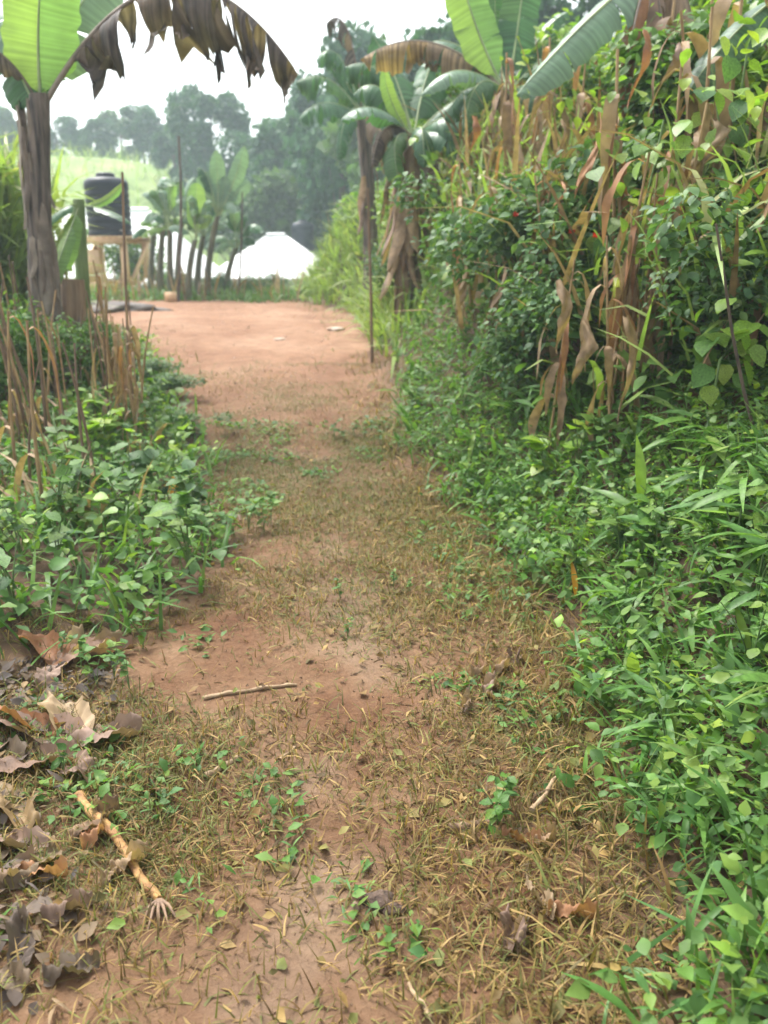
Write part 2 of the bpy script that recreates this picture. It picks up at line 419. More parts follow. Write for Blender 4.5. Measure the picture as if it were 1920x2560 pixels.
def scatter(name, tmpl, pos, yaw, pit, rol, scl, rnd=None, wscl=None):
    pos = np.asarray(pos, float); n = len(pos)
    if rnd is None: rnd = RNG.random(n)
    cz, sz, cp, sp, cr, sr = np.cos(yaw), np.sin(yaw), np.cos(pit), np.sin(pit), np.cos(rol), np.sin(rol)
    Vs = []; Ts = []; Rs = []; off = 0
    pick = RNG.integers(0, len(tmpl), n)
    for k, (tv, tt) in enumerate(tmpl):
        m = np.where(pick == k)[0]
        if len(m) == 0: continue
        q = tv[None] * scl[m][:, None, None]
        if wscl is not None: q = q * np.array([1, 1, 1])[None, None]; q[..., 0] *= wscl[m][:, None]
        x, y, z = q[..., 0], q[..., 1], q[..., 2]
        c_, s_ = cr[m][:, None], sr[m][:, None]
        x, z = c_ * x + s_ * z, -s_ * x + c_ * z
        c_, s_ = cp[m][:, None], sp[m][:, None]
        y, z = c_ * y - s_ * z, s_ * y + c_ * z
        c_, s_ = cz[m][:, None], sz[m][:, None]
        x, y = c_ * x - s_ * y, s_ * x + c_ * y
        V = np.stack([x, y, z], -1) + pos[m][:, None]
        nv = tv.shape[0]
        Ts.append((tt[None] + (np.arange(len(m)) * nv)[:, None, None]).reshape(-1, 3) + off)
        Vs.append(V.reshape(-1, 3)); Rs.append(np.repeat(rnd[m], nv)); off += len(m) * nv
    return raw_mesh(name, np.concatenate(Vs), np.concatenate(Ts), np.concatenate(Rs))

def rand_field(n, x0, x1, y0, y1, dens):
    """random ground points, kept with probability dens(x,y)"""
    x = RNG.uniform(x0, x1, n); y = RNG.uniform(y0, y1, n)
    k = RNG.random(n) < dens(x, y); x = x[k]; y = y[k]
    return np.stack([x, y, H(x, y)], 1)
def U(n, a, b): return RNG.uniform(a, b, n)

def stuff(name, label, cat, mat, tmpl, P, pit, scl, roll=.5, up=0, lift=None):
    n = len(P); P = P.copy()
    if lift is not None: P[:, 2] += U(n, *lift)
    me = scatter(name, tmpl, P, U(n, 0, 6.283), U(n, *pit), U(n, -roll, roll), U(n, *scl))
    o = link(name, me, mat)
    return tag(o, label, cat, kind='stuff')

# ---- what covers the ground (nobody could count it)
def in_path(x, y): return np.minimum(xr(y) - x, x - xl(y))
def pd(x, y):   # dry grass on the path
    i = in_path(x, y); nse = fbm(x * 1.7 + 3, y * 1.7)
    side = ss(.1, .9, x - (-.25 + 0 * y))      # denser to the right of the walked line
    tread = np.exp(-((x + .18 + .06 * np.sin(y * 1.7)) / .22) ** 2)
    return np.maximum(ss(-.15, .1, i), .8 * (y < 3.3) * (x < 0)) * np.clip(.47 + .3 * (1 - ss(1.9, 2.7, y)) + .5 * side * (1 - ss(4.5, 7, y)) + 2.6 * (nse - .5), .04, 1) * (1 - .6 * tread) * (1 - .8 * ss(3.8, 6.5, y))
P = rand_field(260000, -2.4, .95, 1.0, 9, lambda x, y: pd(x, y) * (1 - .6 * ss(4, 8, y)))
stuff('dry_grass', 'short dry golden grass trodden into the footpath', 'grass', M['drygrass'], T_BL, P, (.2, 1.5), (.012, .085), .8)
def td(x, y):
    i = in_path(x, y); nse = fbm(x * 1.15 + 13, y * .9 + 5)
    return ss(-.2, .1, i) * np.clip((nse - .42) * 5, 0, 1) * (1 - .6 * ss(6, 8, y)) + .9 * np.exp(-((y - 5.4) / 1.2) ** 2) * ss(0, .2, i) * np.clip((fbm(x * 1.6, y * 1.6 + 30) - .25) * 4, 0, 1) + .5 * np.exp(-((x + .15) / .3) ** 2) * ss(2.6, 3.6, y) * (1 - ss(6.5, 8, y)) * np.clip((fbm(x * 2 + 9, y * 2) - .4) * 4, 0, 1)
P = rand_field(230000, -2.2, .95, 1.0, 9.5, td)
stuff('path_turf', 'patches of short olive green turf on the footpath', 'grass', M['turf'], T_BL, P, (.3, 1.4), (.02, .055), .6)
P = rand_field(30000, -2.0, .95, 1.1, 7, lambda x, y: ss(-.1, .1, in_path(x, y)) * np.clip((fbm(x * 2.3 + 31, y * 2.3 + 5) - .53) * 8, 0, 1))
stuff('path_weeds', 'small green seedlings scattered over the footpath', 'weeds', M['herb'], T_SM + T_LAN, P, (0, .9), (.018, .05), .5, lift=(0, .03))
P = rand_field(9000, -2.0, 1.0, 1.1, 7, lambda x, y: ss(-.2, .1, in_path(x, y)) * (.25 + .75 * ss(-.2, .6, x)))
stuff('leaf_litter', 'crumbled tan leaf litter lying along the footpath', 'litter', M['drygrass'], T_LAN + T_SM, P, (-.1, .8), (.015, .05), .9, lift=(0, .02))
P = rand_field(4000, -2.2, 1.0, 1.0, 8, lambda x, y: ss(-.1, .1, in_path(x, y)))
CL = []
for k in range(3):
    q = np.array([(math.cos(j * 2.1 + i) * math.sin(.6 + i * .9), math.sin(j * 2.1 + i) * math.sin(.6 + i * .9), math.cos(.6 + i * .9)) for i in range(3) for j in range(3)]) * .5
    q *= np.random.default_rng(k).uniform(.7, 1.2, (9, 1))
    tt = []
    for i in range(2):
        for j in range(3):
            aa = i * 3 + j; bb = i * 3 + (j + 1) % 3; tt += [(aa, bb, bb + 3), (aa, bb + 3, aa + 3)]
    tt += [(0, 1, 2), (6, 7, 8)]
    CL.append((q, np.array(tt)))
PL = rand_field(5000, -1.9, -.55, 1.2, 2.9, lambda x, y: ss(.0, .35, -.75 - .12 * (y - 1.3) - x + .6 * (fbm(x * 3, y * 3) - .5)))
stuff('rotting_litter', 'dark rotting leaf litter round the dead leaves at left front', 'litter', M['darkdead'], T_OV + T_LAN, PL, (-.2, .6), (.02, .07), .9, lift=(0, .02))
stuff('soil_crumbs', 'small red brown soil crumbs on the footpath', 'soil', M['clod'], CL, P, (-3, 3), (.003, .012), 3, lift=(0, .004))

P = rand_field(3000, -9, -.6, 8.5, 18.6, lambda x, y: ss(-.1, .1, in_path(x, y)) * np.clip((fbm(x * .9 + 3, y * .9) - .45) * 4, 0.02, 1))
PG = rand_field(2600, -9, -.6, 6, 18.6, lambda x, y: ss(-.1, .1, in_path(x, y)) * np.clip((fbm(x * 1.3, y * 1.3 + 60) - .4) * 4, .05, 1))
stuff('yard_grit', 'small stones and grit on the far yard', 'grit', M['palestone'], CL, PG, (-3, 3), (.006, .03), 3, lift=(0, .008))
stuff('yard_litter', 'sparse dry leaf bits and straw on the far yard', 'litter', M['drygrass'], T_BL, P, (-.1, .5), (.03, .10), .9, lift=(0, .01))
P = rand_field(5000, -9, -.6, 8.5, 18.6, lambda x, y: (1 - ss(.05, .8, in_path(x, y))) * ss(-.2, 0, in_path(x, y)))
stuff('yard_edge_grass', 'short green grass creeping into the yard edges', 'grass', M['turf'], T_BL, P, (.4, 1.5), (.05, .16), .6)

# right bank cover
def bd(x, y): return x - xr(y)
def right_d(x, y):
    d = bd(x, y); return ss(-.12, .18, d + .5 * (fbm(x * 3, y * 3) - .5)) * (1 - ss(1.6, 2.4, d)) * (1 - .75 * ss(5, 11, y))
P = rand_field(85000, .2, 3.2, 1.0, 12, lambda x, y: right_d(x, y) * (.3 + .9 * fbm(x * 2, y * 2)))
stuff('bank_herbs', 'dense small leaved green weeds covering the right bank', 'weeds', M['herb'], T_OV + T_SM, P, (-.7, .8), (.018, .06), .7, lift=(.0, .22))
P = rand_field(62000, .1, 3.2, 1.0, 13, lambda x, y: right_d(x, y) * np.clip(1.6 * fbm(x * 1.4 + 5, y * 1.4) - .2, 0, 1))
stuff('bank_grass', 'arching green grass leaves covering the right bank', 'grass', M['grass'], T_BL + T_BL + T_LAN, P, (.3, 1.4), (.06, .22), .6, lift=(0, .10))
P = rand_field(30000, -.6, 3.2, 1.2, 10, lambda x, y: ss(-.4, .05, bd(x, y)) * (1 - ss(.15, .7, bd(x, y))) * (1 - .6 * ss(5, 9, y)))
stuff('bank_foot_straw', 'brown dead stems at the foot of the right bank', 'straw', M['drygrass'], T_BL, P, (.4, 1.5), (.05, .16), .8)
def far_d(x, y):
    d = bd(x, y); return ss(-.05, .25, d) * (1 - ss(3.0, 4.4, d)) * ss(8.5, 11, y) * (1 - ss(21, 23, y))
P = rand_field(42000, -4, 4, 8, 22, far_d)
stuff('pale_bank_grass', 'tall pale green grass on the bank past the bend', 'grass', M['palegrass'], T_BL, P, (.7, 1.5), (.25, .7), .5)
P = rand_field(26000, -1, 5, 4, 20, lambda x, y: ss(.5, 1.1, bd(x, y)) * (1 - ss(5, 6, bd(x, y))) * .8)
stuff('slope_undergrowth', 'leafy undergrowth filling the slope above the right bank', 'undergrowth', M['herb'], T_OV, P, (-.8, .7), (.07, .15), .7, lift=(0, .55))

P = rand_field(6000, -.5, 4, 4, 12, lambda x, y: ss(.5, 1.0, bd(x, y)) * (1 - ss(3, 4, bd(x, y))) * np.clip((fbm(x * 1.2 + 3, y * 1.2 + 8) - .35) * 3, 0, 1))
stuff('slope_straw', 'thin upright tan stems standing through the slope greenery', 'straw', M['dry'], T_BL, P, (1.1, 1.57), (.3, .9), .4, lift=(0, .9))
P = rand_field(7000, -.5, 4, 4, 12, lambda x, y: ss(.5, 1.0, bd(x, y)) * (1 - ss(3, 4, bd(x, y))))
stuff('slope_grass', 'upright pale green blades standing through the slope greenery', 'grass', M['palegrass'], T_BL, P, (.5, 1.5), (.2, .55), .4, lift=(.2, 1.0))

P = rand_field(5200, .3, 4, 3.8, 9, lambda x, y: ss(.7, 1.1, bd(x, y)) * (1 - ss(2.6, 3.2, bd(x, y))) * np.clip((fbm(x * 1.5 + 40, y * 1.5) - .42) * 4, 0, 1))
stuff('slope_lime_leaves', 'bright yellow green vine leaves spread over the slope bushes', 'vine leaves', M['lime'], T_HEART + T_OV, P, (-1.1, .4), (.05, .12), .7, lift=(.3, 1.7))
P = rand_field(9000, .3, 2.4, 1.2, 6, lambda x, y: right_d(x, y) * np.clip((fbm(x * 3 + 40, y * 3) - .5) * 6, 0, 1))
stuff('bank_yellow_weeds', 'yellowing small leaves among the right bank weeds', 'weeds', M['lime'], T_SM + T_BL, P, (-.4, 1.0), (.02, .07), .7, lift=(.05, .24))

# left bed cover
def left_d(x, y):
    e = xl(y) - x + .3 * (fbm(x * 2.5, y * 2.5) - .5)
    return ss(-.08, .2, e) * (.12 * ss(2.2, 2.5, y) + .88 * ss(2.8, 3.15, y + .25 * np.sin(x * 6))) * (1 - .6 * ss(8, 13, y)) * (1 - ss(12.5, 14, y))
P = rand_field(52000, -6, -.4, 2.6, 14, lambda x, y: left_d(x, y) * np.clip(.45 + 2.4 * (fbm(x * 1.9, y * 1.9) - .5), .05, 1))
stuff('bed_weeds', 'low leafy green plants filling the left bed', 'weeds', M['herb'], T_OV + T_HEART + T_SM, P, (-.6, .9), (.025, .085), .7, lift=(0, .22))
P = rand_field(7000, -5, -.6, 3.6, 10, lambda x, y: left_d(x, y) * np.clip((fbm(x * 1.3 + 20, y * 1.1 + 2) - .45) * 5, 0, 1))
stuff('bed_lime_weeds', 'patches of bright lime leaves in the left bed', 'weeds', M['lime'], T_HEART + T_OV, P, (-.4, .8), (.03, .09), .6, lift=(.05, .3))
P = rand_field(22000, -6, -.4, 2.6, 14, lambda x, y: left_d(x, y) * .8)
stuff('bed_grass', 'upright green grass among the left bed plants', 'grass', M['grass'], T_BL, P, (.6, 1.5), (.12, .34), .5)
P = rand_field(2600, -6, -.4, 4.2, 14, lambda x, y: left_d(x, y) * .8 * ss(.3, .6, xl(y) - x))
stuff('bed_straw', 'thin dry straw standing in the left bed', 'straw', M['dry'], T_BL, P, (1.3, 1.57), (.2, .5), .5)
P = rand_field(9000, -12, -2.2, 8, 15, lambda x, y: ss(.1, .5, xl(y) - x) * ss(4, 5, -x + (y - 8) * .1))
stuff('far_bed_weeds', 'green weeds behind the banana on the left', 'weeds', M['herb'], T_OV, P, (-.4, .9), (.10, .22), .6, lift=(0, .6))
# yard rim and hill
P = rand_field(11000, -6.5, -1.0, 16.6, 20.5, lambda x, y: ss(17.4, 18.8, y + 1.6 * (fbm(x * 1.1, y * .5) - .4)) * np.clip((fbm(x * 1.6, y * 1.2 + 4) - .3) * 3, .1, 1))
stuff('yard_rim_grass', 'scrubby grey green grass along the far rim of yard', 'grass', M['grass'], T_BL, P, (.7, 1.55), (.08, .42), .4)
P = rand_field(220, -6.5, -1.0, 17.8, 20.5, lambda x, y: .8 + 0 * x)
stuff('yard_rim_straw', 'pale dry stems standing along the far rim of yard', 'straw', M['dry'], T_BL, P, (1.35, 1.57), (.3, .95), .4)
P = rand_field(9000, -46, 26, 33, 70, lambda x, y: .4 + .6 * fbm(x * .1, y * .1))
stuff('hill_grass', 'pale green rough grass on the distant hillside', 'grass', M['palegrass'], T_BL, P, (.8, 1.5), (.6, 1.5), .4)

# ------------------------------------------------------------------ banana plants
def bez(p0, p1, p2, t): return p0 * (1 - t) ** 2 + p1 * 2 * t * (1 - t) + p2 * t * t
def banana_leaf(parent, p0, p2, arch, width, mat, torn=.4, hang=.35, hint=(0, 0, 1), pet=.14, rndv=None, n=40, seed=0, ragged=.12, label=None, thick=1.0):
    """leaf from p0 (local) to p2 (local); arch lifts the middle; torn 0..1; hang = how far halves hang down (radians)"""
    rg = random.Random(seed + int(abs(p2[0]) * 977) + int(abs(p2[2]) * 131))
    p0, p2 = Vector(p0), Vector(p2); p1 = (p0 + p2) / 2 + Vector((0, 0, arch * 2)) if not isinstance(arch, Vector) else arch
    hint = Vector(hint); L = (p2 - p0).length
    pts = [bez(p0, p1, p2, i / n) for i in range(n + 1)]
    def frame(i):
        t = (pts[min(i + 1, n)] - pts[max(i - 1, 0)]).normalized()
        s = t.cross(hint)
        if s.length < 1e-3: s = t.cross(Vector((0, 1, 0)))
        s.normalize(); return t, s, s.cross(t)
    def wd(t):
        q = (t - pet) / (1 - pet)
        if q <= 0: return 0
        return width * .5 * min(1, (q * 6) ** .6) * (1 - max(0, (q - .55) / .45) ** 2.2) ** .7 if q < 1 else 0
    mb = MB(); r0 = rg.random() if rndv is None else rndv; vt = []
    i0 = int(pet * n)
    for side in (-1, 1):
        i = i0
        while i < n:
            ln = rg.choice([2, 3, 4, 6, 9, 12] if n >= 60 else [2, 3, 4, 5, 7]) if rg.random() < torn else rg.choice([8, 12, 16])
            if torn <= .01: ln = n
            j = min(n, i + ln)
            ha = hang + (rg.uniform(-.25, .45) * torn)
            le = 1 + rg.uniform(-.42, .25) * torn
            if torn > .75 and rg.random() < (.05 if n >= 60 else .12): i = j; continue
            gap = (.13 if n >= 60 else .12) * torn * (1 if rg.random() < .7 else 2.5)
            rows = []
            for k in range(i, j + 1):
                t, s, nn = frame(k); W = wd(k / n) * le * (1 + ragged * rg.uniform(-1, 1) * torn) * (1 + .04 * math.sin(k * 1.3))
                fr = (k - i) / max(1, j - i)
                row = []
                base = pts[k]
                for q in range(5):
                    u = q / 4
                    an = ha * (.35 + .9 * u)
                    dirv = s * side * math.cos(an) - nn * math.sin(an) * (1 - min(1, torn)) - Vector((0, 0, 1)) * math.sin(an) * min(1, torn)
                    sh = -t * (fr - .5) * gap * u * W * 2 + t * u * W * .18
                    row.append(base + dirv * W * u + sh + nn * .012 * math.sin(k * 2.1 + q) * u * width * 2)
                rows.append(row)
            if len(rows) > 1:
                vt.extend([kk / n + .01 * q for kk in range(i, j + 1) for q in range(5)])
                mb.grid(rows, (r0 + (.3 if side > 0 and torn < .3 else 0) + rg.uniform(-.06, .06) + (.25 * rg.random() if torn > .7 else 0)) % 1)
            i = j
    o = mb.build('leaf', mat, parent)
    va = o.data.attributes.new('vt', 'FLOAT', 'POINT'); va.data.foreach_set('value', np.array(vt, np.float32))
    if label: o['label'] = label
    m2 = MB(); rr = .022 * thick * max(.5, L / 2)
    m2.tube(pts[:-1], [rr * (1 - .85 * i / n) for i in range(n)], 6, r0)
    m2.build('midrib', M['midrib'] if mat not in (M['darkdead'], M['dry'], M['rust'], M['greydead']) else M['sheath'], o)
    return o

def trunk_mesh(parent, h, r0, r1, mat, lean=(0, 0), name='trunk'):
    mb = MB(); rows = []; n = 18; m = 16
    for i in range(n + 1):
        t = i / n; r = r0 * (1 - t) + r1 * t
        c = Vector((lean[0] * t * t, lean[1] * t * t, h * t - .08 * (i == 0)))
        rows.append([c + Vector((math.cos(6.2832 * k / m), math.sin(6.2832 * k / m), 0)) * r * (1 + .10 * math.sin(k * 2.9 + t * 3) + .05 * math.sin(k * 7 + t * 9)) for k in range(m)])
    mb.grid(rows, .3, True)
    return mb.build(name, mat, parent)

def sheath_strip(parent, z0, z1, r, ang, wid, mat, flare=.05, seed=0, name='dry_sheath'):
    rg = random.Random(seed); mb = MB(); rows = []; n = 8
    c, s = math.cos(ang), math.sin(ang)
    cu = rg.uniform(-.5, .5)
    for i in range(n + 1):
        t = i / n; z = z1 + (z0 - z1) * t
        rr = r * 1.06 + flare * t * t + .012 * math.sin(t * 9 + seed)
        ww = wid * (.5 + .6 * math.sin(min(1, t * 1.15) * 2.6)) * (1 if i < n else .25)
        a2 = ang + cu * t
        row = []
        for q in (-1, -.5, 0, .5, 1):
            row.append((math.cos(a2) * (rr - .02 * q * q) - math.sin(a2) * ww * q, math.sin(a2) * (rr - .02 * q * q) + math.cos(a2) * ww * q, z + .02 * q * rg.uniform(-1, 1)))
        rows.append(row)
    mb.grid(rows, rg.random())
    return mb.build(name, mat, parent)

# --- big banana on the left
BL = gx(118, 7.6)
ban = thing('banana_plant', 'tall banana plant with peeling grey trunk and one huge dead arching leaf on the left', 'banana plant', BL)
crn = at(100, 235, 7.6) - BL; th = crn.z
trunk_mesh(ban, th, .125, .08, M['trunk'], (crn.x, 0))
for i in range(44):
    z1 = random.uniform(.5, th); ln = random.uniform(.4, 1.2)
    t = z1 / th; sheath_strip(ban, max(.05, z1 - ln), z1, .125 * (1 - t) + .08 * t, random.uniform(0, 6.28), random.uniform(.015, .045), M['sheath'], random.uniform(.0, .08), i)
for i, ch in enumerate([c for c in ban.children if c.name.startswith('dry_sheath')]):
    ch.location.x = crn.x * .38
def loc(u, v, Yd, root): return at(u, v, Yd) - root.location
crown = Vector((crn.x, 0, th - .12))
banana_leaf(ban, crown, loc(745, 185, 7.3, ban), Vector(loc(420, -320, 7.4, ban)), .98, M['darkdead'], torn=1.0, hang=1.35, n=70, seed=3, label='huge dark dead leaf arching over the path', pet=.14, ragged=.16)
banana_leaf(ban, crown, loc(120, -210, 7.3, ban), Vector(loc(80, 60, 7.6, ban)), .62, M['banana_young'], torn=.0, hang=.12, hint=(0, -1, .15), n=30, seed=5, pet=.10, label='bright upright young leaf')
banana_leaf(ban, crown, loc(330, -130, 8.1, ban), Vector(loc(130, 40, 7.8, ban)), .55, M['banana_pale'], torn=.35, hang=.2, hint=(0, -1, .3), n=30, seed=6)
banana_leaf(ban, crown, loc(20, 60, 7.9, ban), Vector(loc(45, 220, 7.6, ban)), .45, M['banana'], torn=.4, hang=.3, hint=(0, -1, .4), n=26, seed=8)
banana_leaf(ban, crown, loc(-260, 250, 7.5, ban), Vector(loc(-60, -60, 7.5, ban)), .5, M['darkdead'], torn=.9, hang=1.2, n=36, seed=9)
banana_leaf(ban, crown, loc(-120, 60, 8.8, ban), Vector(loc(30, -150, 8.4, ban)), .5, M['banana'], torn=.5, hang=.4, n=30, seed=10)
# young sucker beside it, green stem
B2 = gx(222, 8.2)
suck = thing('banana_plant', 'young banana sucker with smooth green stem between peeling trunk and water tank', 'banana plant', B2)
h2 = 1.45 + 1.55 - 1.45 - B2.z + .35
trunk_mesh(suck, h2, .075, .05, M['trunk_green'], (.06, 0))
cr2 = Vector((.06, 0, h2 - .05))
for (u, v, uu, vv, Yd, wv, mt, hint, hg) in [(310, 455, 265, 520, 8.2, .07, 'banana_young', (0, -1, .3), .2), (80, 590, 160, 500, 8.0, .16, 'banana', (0, 0, 1), .5), (330, 560, 290, 520, 8.0, .14, 'banana', (0, 0, 1), .3), (165, 680, 175, 560, 7.9, .15, 'banana_young', (0, -1, .3), .3), (110, 760, 150, 640, 7.6, .13, 'banana_young', (0, -.6, .6), .3)]:
    banana_leaf(suck, cr2, loc(u, v, Yd, suck), Vector(loc(uu, vv, Yd, suck)), wv * 1.2, M[mt], torn=.1, hang=hg, hint=hint, n=20, seed=int(u), pet=.2, thick=.6)
# broken dead trunk
B3 = gx(190, 7.9)
st = thing('banana_stump', 'dead dark brown banana stump wrapped in shredded sheaths beside the tall trunk', 'banana stump', B3)
trunk_mesh(st, 1.0, .12, .10, M['trunk_dry'], (.05, 0))
for i in range(12):
    z1 = random.uniform(.4, 1.08); sheath_strip(st, z1 - random.uniform(.3, .5), z1, .115, random.uniform(0, 6.28), random.uniform(.02, .045), M['sheath'], random.uniform(.0, .06), 50 + i)

# --- banana plants on the right slope
def slope_banana(u, Yd, cu, cv, label, tr=(.13, .09), mat='trunk', skirt=0, skirt_mat='dry'):
    b_ = gx(u, Yd)
    o = thing('banana_plant', label, 'banana plant', b_)
    c_ = at(cu, cv, Yd) - b_
    trunk_mesh(o, c_.z, tr[0], tr[1], M[mat], (c_.x, c_.y))
    for i in range(skirt):
        z1 = random.uniform(.45 * c_.z, c_.z); sheath_strip(o, z1 - random.uniform(.5, 1.1), z1, .14, random.uniform(0, 6.28), random.uniform(.02, .08), M[skirt_mat if random.random() < .75 else 'greydead'], random.uniform(.02, .24), 90 + i, 'dead_leaf').location.x = c_.x * .4
    return o, Vector((c_.x, c_.y, c_.z - .05))
P1, c1 = slope_banana(1010, 10.2, 1035, 335, 'banana plant with shaggy brown skirt of dead leaves beside the path', (.12, .09), 'trunk_dry', 44)
for (u, v, uu, vv, Yd, wv, mt, to, hg, hint, sd_) in [
    (930, 420, 950, 250, 9.7, .34, 'darkdead', .5, .9, (0, -.4, 1), 15), (1060, 420, 1060, 260, 9.5, .4, 'banana', .5, .8, (0, -.4, 1), 16),
    (850, 300, 930, 215, 9.8, .42, 'banana', .3, .5, (0, 0, 1), 1),
    (860, 170, 960, 110, 10.6, .5, 'banana', .9, 1.0, (0, 0, 1), 2),
    (1000, 470, 960, 290, 9.6, .36, 'banana', .5, .7, (0, -.4, 1), 3),
    (960, 170, 965, 260, 10.2, .16, 'banana_young', 0, .15, (0, -1, .2), 4),
    (1180, 430, 1120, 280, 9.7, .4, 'banana', .5, .7, (0, -.3, 1), 5),
    (1120, 620, 1090, 330, 9.9, .34, 'darkdead', .8, 1.1, (0, -.3, 1), 6),
    (1240, 240, 1150, 200, 10.5, .45, 'banana', .4, .6, (0, 0, 1), 7),
    (880, 240, 950, 150, 10.4, .5, 'banana', .6, .8, (0, -.2, 1), 8), (930, 90, 985, 150, 10.8, .55, 'banana', .7, .5, (0, -.7, .6), 9),
    (1110, 110, 1060, 160, 10.8, .55, 'banana', .6, .5, (0, -.7, .6), 10), (1090, 500, 1090, 330, 9.6, .4, 'darkdead', .8, 1.0, (0, -.4, 1), 11),
    (950, 560, 975, 360, 10.0, .36, 'darkdead', .9, 1.1, (0, -.4, 1), 12), (1200, 340, 1130, 240, 9.8, .5, 'banana', .5, .8, (0, -.2, 1), 13)]:
    banana_leaf(P1, c1, loc(u, v, Yd, P1), Vector(loc(uu, vv, Yd, P1)), wv, M[mt], torn=to, hang=hg, hint=hint, n=34, seed=sd_)
P2, c2 = slope_banana(1330, 9.2, 1270, 225, 'banana plant with broad upright leaves above the brown stalks on the slope', (.14, .1), 'trunk', 12)
for (u, v, uu, vv, Yd, wv, mt, to, hg, hint, sd_) in [
    (1130, -160, 1170, 60, 9.3, .42, 'banana_young', .1, .15, (0, -1, .2), 1),
    (1330, -200, 1300, 40, 9.5, .4, 'banana', .2, .15, (0, -1, .2), 2),
    (1050, 240, 1140, 110, 8.9, .34, 'banana_pale', .2, .6, (0, 0, 1), 3),
    (900, 150, 1080, 20, 9.6, .55, 'darkdead', .95, 1.2, (0, 0, 1), 4),
    (1240, -40, 1230, 120, 9.8, .5, 'banana', .5, .4, (0, -1, .2), 5),
    (1160, 330, 1180, 130, 8.8, .4, 'banana', .5, .8, (0, -.3, 1), 6),
    (1480, 160, 1400, 60, 9.2, .45, 'banana', .5, .7, (0, 0, 1), 7),
    (1290, 420, 1300, 200, 8.6, .3, 'rust', .9, 1.1, (0, -.4, 1), 8),
    (1040, 130, 1130, 40, 9.6, .55, 'banana', .7, .8, (0, -.2, 1), 9), (1210, 60, 1240, 100, 9.7, .6, 'banana', .5, .4, (0, -.9, .4), 10),
    (1420, 30, 1350, 60, 9.6, .55, 'banana', .6, .5, (0, -.6, .6), 11), (1110, 300, 1170, 160, 9.2, .5, 'banana', .6, .9, (0, -.2, 1), 12),
    (1380, 330, 1340, 160, 8.7, .45, 'banana', .6, .9, (0, -.3, 1), 13), (1190, 420, 1220, 220, 9.0, .35, 'darkdead', .9, 1.1, (0, -.4, 1), 14)]:
    banana_leaf(P2, c2, loc(u, v, Yd, P2), Vector(loc(uu, vv, Yd, P2)), wv, M[mt], torn=to, hang=hg, hint=hint, n=34, seed=20 + sd_)
P3, c3 = slope_banana(1720, 6.6, 1640, -110, 'banana plant whose broad grey green leaf droops into the top right', (.15, .1), 'trunk_dry', 8)
for (u, v, uu, vv, Yd, wv, mt, to, hg, hint, sd_) in [
    (1290, 240, 1480, 20, 6.0, .40, 'banana_pale', .25, .55, (.2, -.3, 1), 1),
    (1560, 300, 1570, 20, 6.1, .24, 'rust', .3, .9, (0, -.6, 1), 2),
    (1700, 300, 1640, 20, 6.3, .3, 'greydead', .6, 1.0, (0, -.4, 1), 3),
    (1430, -200, 1540, -260, 6.8, .45, 'banana', .5, .5, (0, 0, 1), 4),
    (1850, -100, 1760, -200, 6.8, .45, 'banana', .5, .5, (0, 0, 1), 5)]:
    banana_leaf(P3, c3, loc(u, v, Yd, P3), Vector(loc(uu, vv, Yd, P3)), wv, M[mt], torn=to, hang=hg, hint=hint, n=34, seed=40 + sd_)
P4, c4 = slope_banana(2080, 5.6, 2010, -60, 'banana plant just outside the right edge with dark drooping leaf', (.14, .1), 'trunk_dry', 4)
for (u, v, uu, vv, Yd, wv, mt, to, hg, hint, sd_) in [
    (1720, 230, 1860, 20, 5.2, .30, 'banana', .25, .5, (.2, -.5, 1), 1),
    (1900, 400, 1960, 100, 5.3, .2, 'dry', .6, 1.0, (0, -.4, 1), 2),
    (2250, 200, 2150, -100, 5.5, .4, 'banana', .4, .5, (0, 0, 1), 3)]:
    banana_leaf(P4, c4, loc(u, v, Yd, P4), Vector(loc(uu, vv, Yd, P4)), wv, M[mt], torn=to, hang=hg, hint=hint, n=34, seed=60 + sd_)
P5, c5 = slope_banana(930, 14.2, 905, 285, 'distant banana plant with ragged leaves against the white sky above the bend', (.13, .09), 'trunk', 4)
for (u, v, uu, vv, Yd, wv, mt, to, hg, hint, sd_) in [
    (740, 205, 830, 150, 14, .6, 'banana', .8, .9, (0, 0, 1), 1),
    (745, 300, 800, 215, 13.8, .55, 'banana', .6, .8, (0, 0, 1), 2),
    (800, 120, 860, 170, 14.4, .5, 'banana', .95, .9, (0, -.5, 1), 3),
    (960, 80, 930, 180, 14.4, .5, 'banana', .8, .6, (0, -.8, .5), 4),
    (1010, 250, 960, 190, 14, .6, 'banana', .6, .8, (0, 0, 1), 5),
    (850, 400, 850, 250, 13.6, .5, 'banana', .6, .9, (0, -.3, 1), 6),
    (815, 60, 880, -20, 14.6, .55, 'darkdead', 1, 1.1, (0, -.3, 1), 8),
    (790, 150, 850, 60, 14.2, .5, 'banana', 1, 1.1, (0, 0, 1), 9),
    (970, 430, 950, 270, 13.6, .5, 'darkdead', .8, 1.1, (0, -.3, 1), 7)]:
    banana_leaf(P5, c5, loc(u, v, Yd, P5), Vector(loc(uu, vv, Yd, P5)), wv, M[mt], torn=to, hang=hg, hint=hint, n=34, seed=80 + sd_)
